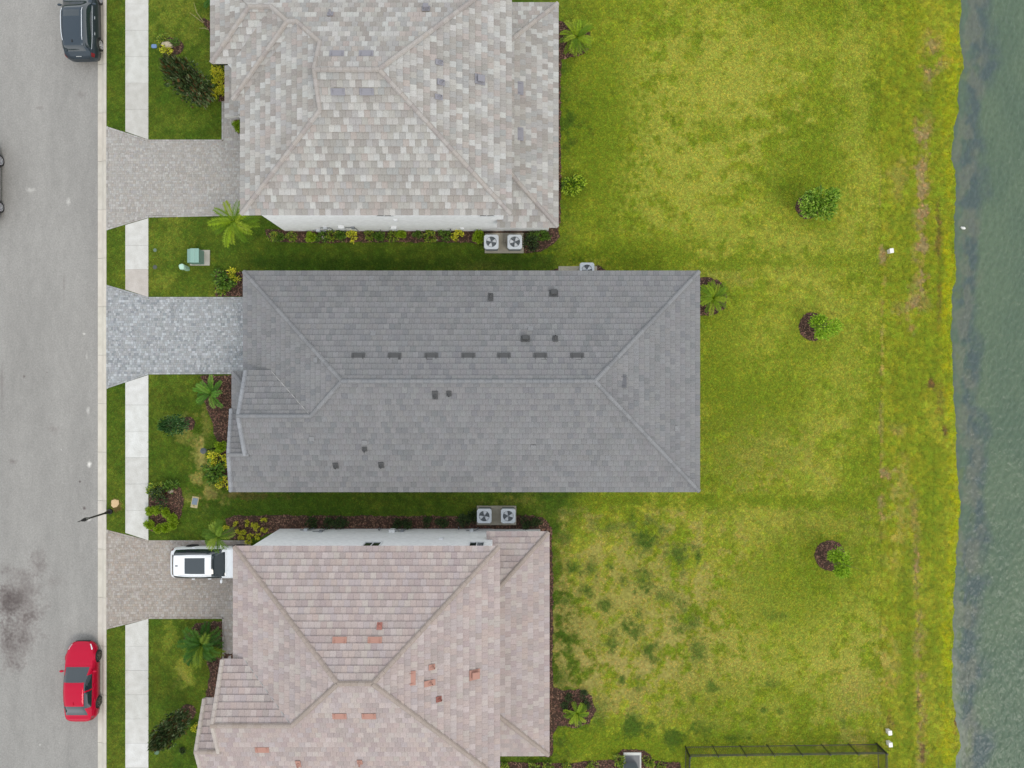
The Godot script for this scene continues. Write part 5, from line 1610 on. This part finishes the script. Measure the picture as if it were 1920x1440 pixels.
func build_garden() -> void:
	M.mulch = tri_tex(sm(0.95), noise_tex(0.09, Color(0.45, 0.4, 0.38), Color(1, 1, 1), 512, 4, 21), 0.9, noise_tex(0.12, Color.BLACK, Color.WHITE, 512, 3, 22, true, 8.0), 1.0)
	LEAF = {
		"green": {"cols": [lin(74, 108, 28, 0.8), lin(92, 128, 40, 0.8), lin(58, 86, 24, 0.8), lin(110, 140, 50, 0.8)], "n": 380, "size": 0.26},
		"sap": {"cols": [lin(138, 176, 34, 0.85), lin(118, 158, 30, 0.85), lin(160, 190, 52, 0.85)], "n": 1500, "size": 0.22},
		"lime": {"cols": [lin(140, 168, 30, 0.85), lin(122, 152, 26, 0.85), lin(158, 182, 48, 0.85), lin(112, 142, 26, 0.85)], "n": 900, "size": 0.22},
		"yard": {"cols": [lin(150, 176, 40, 0.95), lin(96, 130, 26, 0.9), lin(172, 190, 60, 0.95), lin(70, 100, 22, 0.85)], "n": 1200, "size": 0.26},
		"croton": {"cols": [lin(212, 204, 46, 0.95), lin(188, 190, 46, 0.95), lin(226, 214, 74, 0.95), lin(112, 130, 32, 0.85), lin(162, 170, 42, 0.9)], "n": 260, "size": 0.3},
		"mix": {"cols": [lin(104, 134, 40, 0.8), lin(134, 158, 48, 0.8), lin(72, 100, 30, 0.8), lin(168, 168, 60, 0.8)], "n": 300, "size": 0.28},
		"shade": {"cols": [lin(44, 62, 28, 0.8), lin(58, 78, 34, 0.8), lin(36, 50, 26, 0.8), lin(74, 92, 46, 0.8)], "n": 340, "size": 0.26},
		"magnolia": {"cols": [lin(54, 74, 40, 0.9), lin(68, 90, 48, 0.9), lin(46, 62, 34, 0.9), lin(76, 98, 56, 0.9), lin(104, 78, 46, 0.85), lin(96, 112, 68, 0.9), lin(130, 142, 104, 0.9)], "n": 3400, "size": 0.17},
		"citrus": {"cols": [lin(58, 98, 50, 0.85), lin(74, 116, 58, 0.85), lin(48, 80, 42, 0.85), lin(104, 140, 88, 0.85)], "n": 1500, "size": 0.17},
		"young": {"cols": [lin(112, 148, 40, 0.9), lin(134, 168, 52, 0.9), lin(86, 122, 34, 0.9), lin(158, 184, 74, 0.9)], "n": 2000, "size": 0.22},
		"red": {"cols": [lin(110, 46, 44, 0.8), lin(84, 40, 40, 0.8), lin(70, 60, 40, 0.8)], "n": 220, "size": 0.3},
		"palm": {"cols": [lin(116, 148, 22, 0.75), lin(140, 168, 32, 0.75), lin(98, 132, 20, 0.75), lin(158, 178, 44, 0.75)]},
		"sago": {"cols": [lin(84, 128, 40, 0.85), lin(98, 142, 48, 0.85), lin(70, 112, 34, 0.85), lin(112, 150, 54, 0.85)]},
		"cycad": {"cols": [lin(72, 116, 36, 0.85), lin(58, 98, 30, 0.85), lin(90, 132, 42, 0.85), lin(126, 150, 40, 0.85)]},
		"fern": {"cols": [lin(116, 146, 34, 0.75), lin(98, 130, 30, 0.75), lin(142, 164, 58, 0.75), lin(84, 116, 30, 0.75)]}}
	# beds of bark mulch
	var e1 := PackedVector2Array()
	for p in circle(1.0, 14): e1.append(Vector2(p.x * 0.72, p.y * 0.55) + P2(322, 88))
	bed(e1)
	bed(polypx([409, 120, 428, 120, 428, 191, 411, 191, 409, 160]))
	ring(386, 184, 11); ring(353, 794, 13); ring(353, 1335, 15)
	bed(polypx([404, 509, 470, 509, 470, 556, 404, 556]), 0.03)
	bed(polypx([496, 432, 540, 430, 1028, 430, 1030, 422, 1047, 424, 1049, 444, 1032, 462, 1012, 472, 985, 474, 940, 460, 905, 456, 700, 454, 560, 455, 508, 452]))
	bed(polypx([1032, 40, 1046, 40, 1062, 42, 1086, 48, 1106, 60, 1109, 84, 1096, 100, 1074, 107, 1052, 112, 1051, 240, 1052, 340, 1051, 420, 1032, 420]))
	bed(polypx([378, 704, 442, 704, 442, 860, 408, 858, 410, 835, 399, 800, 392, 775, 381, 750]))
	bed(polypx([409, 836, 442, 836, 442, 914, 414, 912]))
	bed(polypx([281, 925, 300, 908, 325, 902, 340, 915, 345, 942, 340, 965, 325, 985, 300, 999, 281, 995]))
	bed(polypx([424, 972, 440, 967, 500, 966, 880, 968, 1000, 966, 1022, 972, 1034, 992, 1034, 1010, 1012, 1000, 880, 996, 522, 996, 462, 1012, 430, 1012]))
	bed(polypx([1015, 990, 1034, 990, 1037, 1100, 1036, 1290, 1060, 1294, 1085, 1292, 1108, 1305, 1117, 1330, 1105, 1355, 1080, 1364, 1045, 1360, 1037, 1375, 1036, 1418, 1015, 1418]))
	bed(polypx([368, 1168, 416, 1164, 416, 1226, 440, 1226, 440, 1320, 384, 1316, 394, 1262, 388, 1238, 352, 1222, 344, 1196]))
	bed(polypx([1295, 523, 1332, 520, 1353, 531, 1364, 556, 1358, 580, 1336, 592, 1295, 593]))
	ring(1514, 388, 23); ring(1524, 613, 27); ring(1556, 1042, 29)
	bed(polypx([925, 1428, 1060, 1431, 1150, 1424, 1166, 1406, 1208, 1405, 1226, 1426, 1276, 1430, 1276, 1480, 925, 1480]))
	bed(polypx([1028, 508, 1045, 503, 1123, 498, 1136, 508, 1136, 530, 1028, 530]))
	bed(polypx([374, 37, 384, 35, 404, 48, 412, 66, 394, 60]), 0.03)
	ring(1066, 349, 15)
	bed(polypx([440, 225, 462, 225, 462, 252, 446, 250]), 0.03)
	# columnar trees, each leaning only by perspective
	column_tree(386, 184, 0.95, 4.6, "magnolia", "tallest dark columnar tree in lawn before beige roofed house")
	column_tree(353, 1334, 0.72, 4.0, "magnolia", "dark columnar tree with reddish mulch ring before pinkish roofed house", 0.2)
	column_tree(352, 794, 0.62, 3.0, "citrus", "small glossy green columnar tree before grey roofed house", 0.27)
	sapling(1514, 388, 1.15, 2.5, "young", "widest leafy sapling on the back lawn, behind the beige roofed house")
	sapling(1526, 614, 0.85, 1.7, "sap", "small sapling with wide mulch ring behind the grey roofed house")
	sapling(1558, 1044, 0.85, 2.6, "sap", "thin sapling on the back lawn behind the pinkish roofed house")
	# palms
	palm(464, 431, 2.0, 13, 1.35, "palm", "feather_palm", "bright yellow green feathery palm at corner of beige roofed house", 0.8, 0.24)
	palm(1080, 76, 0.35, 22, 1.05, "palm", "feather_palm", "feathery palm in mulch bed behind the beige roofed house", 0.8, 0.22)
	palm(1334, 560, 0.35, 20, 1.0, "palm", "feather_palm", "bright feathery palm in mulch bed behind the grey roofed house", 0.8, 0.32)
	palm(1080, 1332, 0.3, 18, 0.75, "palm", "feather_palm", "small feathery palm in round bed behind the pinkish roofed house", 0.8, 0.32)
	palm(400, 738, 0.3, 12, 1.05, "sago", "sago_palm", "green sago palm on brown mulch beside the blue grey driveway", 0.6, 0.22)
	palm(384, 1203, 0.3, 26, 1.25, "cycad", "sago_palm", "large dark green sago palm clump beside the brown driveway", 0.75, 0.34)
	palm(446, 987, 2.9, 15, 0.85, "fern", "feather_palm", "feathery palm with bare pale trunk overhanging the white car", 0.85, 0.3, Vector3(0, 0, 0))
	palm(403, 4, 0.2, 9, 0.7, "cycad", "sago_palm", "small dark sago palm under the beige roof edge", 0.6, 0.3)
	# shrubs before the houses
	bush(429, 527, 0.75, 0.8, "green", "shrub", "green shrub in the bed between blue grey driveway and grey roof", "shrub")
	bush(446, 516, 0.4, 0.6, "croton", "shrub", "small yellow shrub in the bed between blue grey driveway and grey roof", "shrub")
	bush(418, 540, 0.45, 0.5, "mix", "shrub", "low mottled shrub in mulch at edge of blue grey driveway", "shrub")
	for a in [[412, 137], [420, 146], [425, 137]]: bush(a[0], a[1], 0.34, 0.5, "croton", "flowering_shrub", "yellow shrub under the front corner of beige roof", "shrub", "yellow shrubs before the beige roofed house")
	for a in [[406, 174], [415, 169], [422, 176], [413, 180], [414, 157]]: bush(a[0], a[1], 0.32, 0.5, "croton", "flowering_shrub", "yellow shrub beside the path of beige roofed house", "shrub", "yellow shrubs beside the paved path")
	bush(418, 128, 0.45, 0.7, "shade", "shrub", "dark shrub tucked under the front corner of beige roof", "shrub")
	bush(452, 238, 0.4, 0.7, "lime", "shrub", "lime green shrub at garage corner of beige roofed house", "shrub")
	bush(308, 75, 0.42, 0.4, "mix", "shrub", "low green shrub beside the beige boulder", "shrub")
	bush(318, 97, 0.38, 0.35, "croton", "flowering_shrub", "small yellow flowering plant before the beige boulder", "shrub")
	bush(330, 80, 0.3, 0.3, "green", "shrub", "small green plant behind the beige boulder", "shrub")
	bush(421, 835, 0.45, 0.7, "lime", "shrub", "lime shrub beside the black yard lamp post", "shrub")
	bush(412, 858, 0.5, 0.55, "croton", "flowering_shrub", "large yellow shrub below the black yard lamp post", "shrub")
	bush(424, 866, 0.4, 0.5, "croton", "flowering_shrub", "yellow shrub against the grey roofed house front", "shrub")
	bush(408, 884, 0.85, 0.8, "green", "shrub", "wide dark green shrub before the grey roofed house", "shrub")
	bush(424, 902, 0.45, 0.45, "croton", "flowering_shrub", "yellow streaked shrub at front corner of grey roofed house", "shrub")
	# island bed
	for a in [[288, 955], [303, 956], [316, 958], [328, 968], [330, 982], [286, 983], [301, 990], [316, 989]]: bush(a[0], a[1], 0.37, 0.5, "lime", "lime_shrub", "bright lime shrub in the island bed by the sidewalk", "shrub", "lime shrubs in the island bed")
	bush(305, 933, 0.62, 0.7, "shade", "shrub", "dark green shrub in middle of the island bed", "shrub")
	bush(297, 916, 0.5, 0.5, "mix", "shrub", "leafy green shrub at the top of the island bed", "shrub")
	bush(325, 912, 0.5, 0.5, "green", "shrub", "green shrub at the rounded end of the island bed", "shrub")
	bush(312, 921, 0.3, 0.45, "red", "shrub", "dark red leaved plant in the island bed", "shrub")
	# hedge row along the white wall of the north house
	var cycle := ["mix", "green", "mix", "lime", "green", "mix", "green", "croton"]
	var i := 0
	for x in [514, 528, 548, 588, 604, 624, 640, 664, 694, 712, 738, 755, 784, 808, 836, 862, 1000, 1014, 1026]:
		var kind: String = cycle[i % 8]
		if x == 862: kind = "croton"
		if x >= 1000: kind = "green"
		bush(x, 443 + rng.randf_range(-3, 4), rng.randf_range(0.3, 0.42), rng.randf_range(0.3, 0.5), kind, "hedge_plant", {"mix": "low mottled green plant in mulch along beige roofed house wall", "green": "low dark green plant in mulch along beige roofed house wall", "lime": "low lime plant in mulch along beige roofed house wall", "croton": "low yellow plant in mulch along beige roofed house wall"}[kind], "plant", "plants along the white wall of the beige roofed house")
		i += 1
	bush(896, 444, 0.5, 0.6, "lime", "hedge_plant", "lime plant touching the air conditioner by beige roofed house", "plant")
	bush(994, 460, 0.6, 0.5, "shade", "hedge_plant", "dark plant on lawn side of air conditioners by beige roofed house", "plant")
	bush(1070, 349, 0.66, 0.8, "yard", "shrub", "round lime shrub at rear wall of beige roofed house", "shrub")
	# yellow clumps and dark plants before the south house wall
	for a in [[446, 983], [463, 980], [478, 980], [497, 976], [426, 990], [451, 994], [458, 998], [484, 990], [498, 991], [470, 1003], [454, 1009], [468, 1013], [484, 1004]]: bush(a[0], a[1], 0.2, 0.28, "croton", "flowering_shrub", "yellow clump planted in mulch beside the white car driveway", "shrub", "yellow clumps at the corner of the pinkish roofed house")
	i = 0
	for x in [585, 615, 640, 745, 765, 800, 830, 872, 985, 1005]:
		bush(x, 978 + rng.randf_range(-2, 4), rng.randf_range(0.35, 0.5), rng.randf_range(0.3, 0.5), "shade", "hedge_plant", "low dark plant in mulch along pinkish roofed house wall", "plant", "dark plants along the white wall of the pinkish roofed house")
	bush(886, 965, 0.5, 0.5, "shade", "hedge_plant", "dark plant beside the air conditioner pad of pinkish roofed house", "plant")
	for a in [[945, 1438], [1000, 1436], [1025, 1438], [1062, 1438], [1110, 1436], [1160, 1420], [1215, 1425], [1240, 1436]]: bush(a[0], a[1], 0.4, 0.5, "mix", "hedge_plant", "low plant in mulch along the lawn edge near black fence", "plant", "plants in the bed near the black fence")
	for a in [[1058, 1322], [1100, 1318], [1092, 1300], [1068, 1305]]: bush(a[0], a[1], 0.3, 0.25, "shade", "ground_plant", "low dark plant in round bed behind pinkish roofed house", "plant", "low plants in the round bed")
	bush(345, 1402, 0.24, 0.4, "shade", "shrub", "tiny dark plant in lawn before pinkish roofed house", "shrub")
	bush(371, 1361, 0.24, 0.5, "croton", "flowering_shrub", "single yellow plant under the pinkish roof edge", "shrub")
	bush(1352, 546, 0.3, 0.25, "red", "ground_plant", "reddish plant at edge of mulch bed behind grey roofed house", "plant")
	# boulder, stones, bare stems
	var bo := MB.new()
	bo.blob(Transform3D(Basis(Vector3(0.34, 0, 0.05), Vector3(0, 0.24, 0), Vector3(-0.03, 0, 0.2)), Vector3.ZERO), 14, 9, lin(206, 192, 164, 0.8), 0.12, rng)
	var bb := part("boulder", bo, M.concrete, self)
	bb.position = P(316, 87) + Vector3(0, 0.15, 0)
	tag(bb, "beige boulder in small flower bed by the sidewalk", "boulder")
	for a in [[321, 920, 0.17, 0.26, lin(204, 190, 172, 0.8), "stepping stone coloured boulder in the island bed", "boulder"], [288.5, 923, 0.14, 0.3, lin(226, 228, 226, 0.82), "white dome stone beside the island bed", "stone"], [607, 446, 0.12, 0.2, lin(212, 200, 190, 0.8), "round pale stone among plants by beige roofed house wall", "stone"], [819, 450, 0.05, 0.1, lin(232, 230, 226, 0.82), "tiny white stone in mulch by beige roofed house wall", "stone"]]:
		var st := MB.new()
		st.blob(Transform3D(Basis.from_scale(Vector3(a[2], a[3] * 0.6, a[2] * 0.9)), Vector3.ZERO), 10, 7, a[4], 0.1, rng)
		var so := part("garden_stone", st, M.concrete, self)
		so.position = P(a[0], a[1]) + Vector3(0, a[3] * 0.4, 0)
		tag(so, a[5], a[6])
	var bs := thing("bare_shrub", "bare pale stems rising from small bed before beige roofed house", "shrub", P(382, 42))
	for q in [[Vector3(0.0, 0, 0), Vector3(-0.02, 0.9, -0.12), Vector3(0.1, 1.55, -0.35)], [Vector3(-0.05, 0, 0.02), Vector3(-0.18, 0.8, 0.05), Vector3(-0.25, 1.3, 0.1)], [Vector3(0.3, 0, 0.45), Vector3(0.25, 0.5, 0.6), Vector3(0.1, 0.8, 0.75)]]:
		var sm_ := MB.new()
		sm_.tube(q, [0.03, 0.024, 0.012], 7, lin(196, 188, 130, 0.8))
		part("stem", sm_, M.bark, bs)
	var sp := MB.new()      # bare sand where the turf was lifted
	sp.prism(organic(polypx([209, 939, 216, 936, 223, 937, 224, 945, 220, 950, 212, 953, 209, 949]), 0.03), -0.05, 0.02, lin(222, 190, 146, 0.8))
	part("sand_patch", sp, M.concrete, self, "structure")
	stamp_poly(polypx([208, 936, 224, 936, 224, 952, 210, 953]), 0)
	# loose bark on all the beds
	var chip := MB.new()
	chip.box(Transform3D(), Vector3(0.09, 0.014, 0.03), Color.WHITE, false)
	var cols := [lin(112, 80, 62, 0.75), lin(134, 100, 80, 0.75), lin(92, 64, 50, 0.75), lin(150, 116, 94, 0.75), lin(124, 84, 74, 0.75), lin(80, 60, 46, 0.75)]
	var xf := []
	var cc := []
	for q in beds:
		var lo: Vector2 = q[0]
		var hi: Vector2 = q[0]
		for p in q:
			lo = lo.min(p); hi = hi.max(p)
		var n := int((hi.x - lo.x) * (hi.y - lo.y) * 170.0)
		for k in n:
			var p := Vector2(rng.randf_range(lo.x, hi.x), rng.randf_range(lo.y, hi.y))
			if Geometry2D.is_point_in_polygon(p, q):
				xf.append(Transform3D(Basis.from_euler(Vector3(rng.randfn() * 0.25, rng.randf() * TAU, rng.randfn() * 0.25)).scaled_local(Vector3.ONE * rng.randf_range(0.6, 1.5)), Vector3(p.x, 0.037 + rng.randf() * 0.012, p.y)))
				cc.append(vary(cols[rng.randi() % cols.size()], 0.2))
	var mi := scatter("bark_mulch", chip.mesh(M.matte), xf, cc)
	tag(mi, "brown bark chips covering the planting beds", "mulch")
func scatter(called: String, mesh: Mesh, xf: Array, cols: Array) -> MultiMeshInstance3D:
	var mm := MultiMesh.new()
	mm.transform_format = MultiMesh.TRANSFORM_3D
	mm.use_colors = true
	mm.mesh = mesh
	mm.instance_count = xf.size()
	for i in xf.size():
		mm.set_instance_transform(i, xf[i]); mm.set_instance_color(i, cols[i])
	var o := MultiMeshInstance3D.new()
	o.name = called
	o.multimesh = mm
	add_child(o)
	o.set_meta("kind", "stuff")
	return o

# ================================================================ grass
func build_grass() -> void:
	var tuft := MB.new()
	for k in 9:
		var a := TAU * k / 9.0 + rng.randf_range(-0.3, 0.3)
		var d := Vector3(cos(a), 0, sin(a))
		var s := Vector3(-d.z, 0, d.x)
		var ln := rng.randf_range(0.05, 0.085)
		var b := d * 0.008
		var m := d * ln * 0.55 + Vector3(0, ln * 0.6, 0)
		var t := d * ln * 1.15 + Vector3(0, ln * 0.62, 0)
		tuft.quad(b - s * 0.006, b + s * 0.006, m + s * 0.008, m - s * 0.008, Color.WHITE)
		tuft.tri(m - s * 0.008, m + s * 0.008, t, Color.WHITE)
	var tm := tuft.mesh(M.blade)
	var buf := PackedFloat32Array()
	var step := 0.085
	var z := -24.2
	var cnt := 0
	var sxs := []
	while z < 24.2:
		var sx := shore_x(z)
		var x := -24.5
		while x < 29.0:
			var px := x + rng.randf() * step
			var pz := z + rng.randf() * step
			x += step
			if px > sx - 0.05: break
			var k := int((pz - GZ0) / GS) * GW + int((px - GX0) / GS)
			if grass_ok[k] == 0: continue
			var c := grass_col[k]
			if c.r > c.g * 1.03 and rng.randf() < 0.75: continue
			var j := rng.randf_range(0.84, 1.13)
			var l := Color(minf(c.r * j * rng.randf_range(0.9, 1.1), 1.0), minf(c.g * j, 1.0), minf(c.b * j, 1.0)).srgb_to_linear()
			var s := rng.randf_range(0.55, 1.05)
			if grass_tall[k]: s = rng.randf_range(0.8, 1.9)
			var a := rng.randf() * TAU
			var ca := cos(a) * s
			var sa := sin(a) * s
			var y := lawn_y(px, pz, sx) if px > sx - 3.2 else 0.0
			buf.append(ca); buf.append(0); buf.append(sa); buf.append(px)
			buf.append(0); buf.append(s * rng.randf_range(0.6, 1.0)); buf.append(0); buf.append(y - 0.004)
			buf.append(-sa); buf.append(0); buf.append(ca); buf.append(pz)
			buf.append(l.r * KG * 1.25); buf.append(l.g * KG * 1.14); buf.append(l.b * KG * 1.15); buf.append(1.0)
			cnt += 1
		z += step
	var mm := MultiMesh.new()
	mm.transform_format = MultiMesh.TRANSFORM_3D
	mm.use_colors = true
	mm.mesh = tm
	mm.instance_count = cnt
	mm.buffer = buf
	var o := MultiMeshInstance3D.new()
	o.name = "grass"
	o.multimesh = mm
	add_child(o)
	o.set_meta("kind", "stuff")
	tag(o, "green and yellowing lawn grass around the houses", "grass")
	print("grass tufts ", cnt)
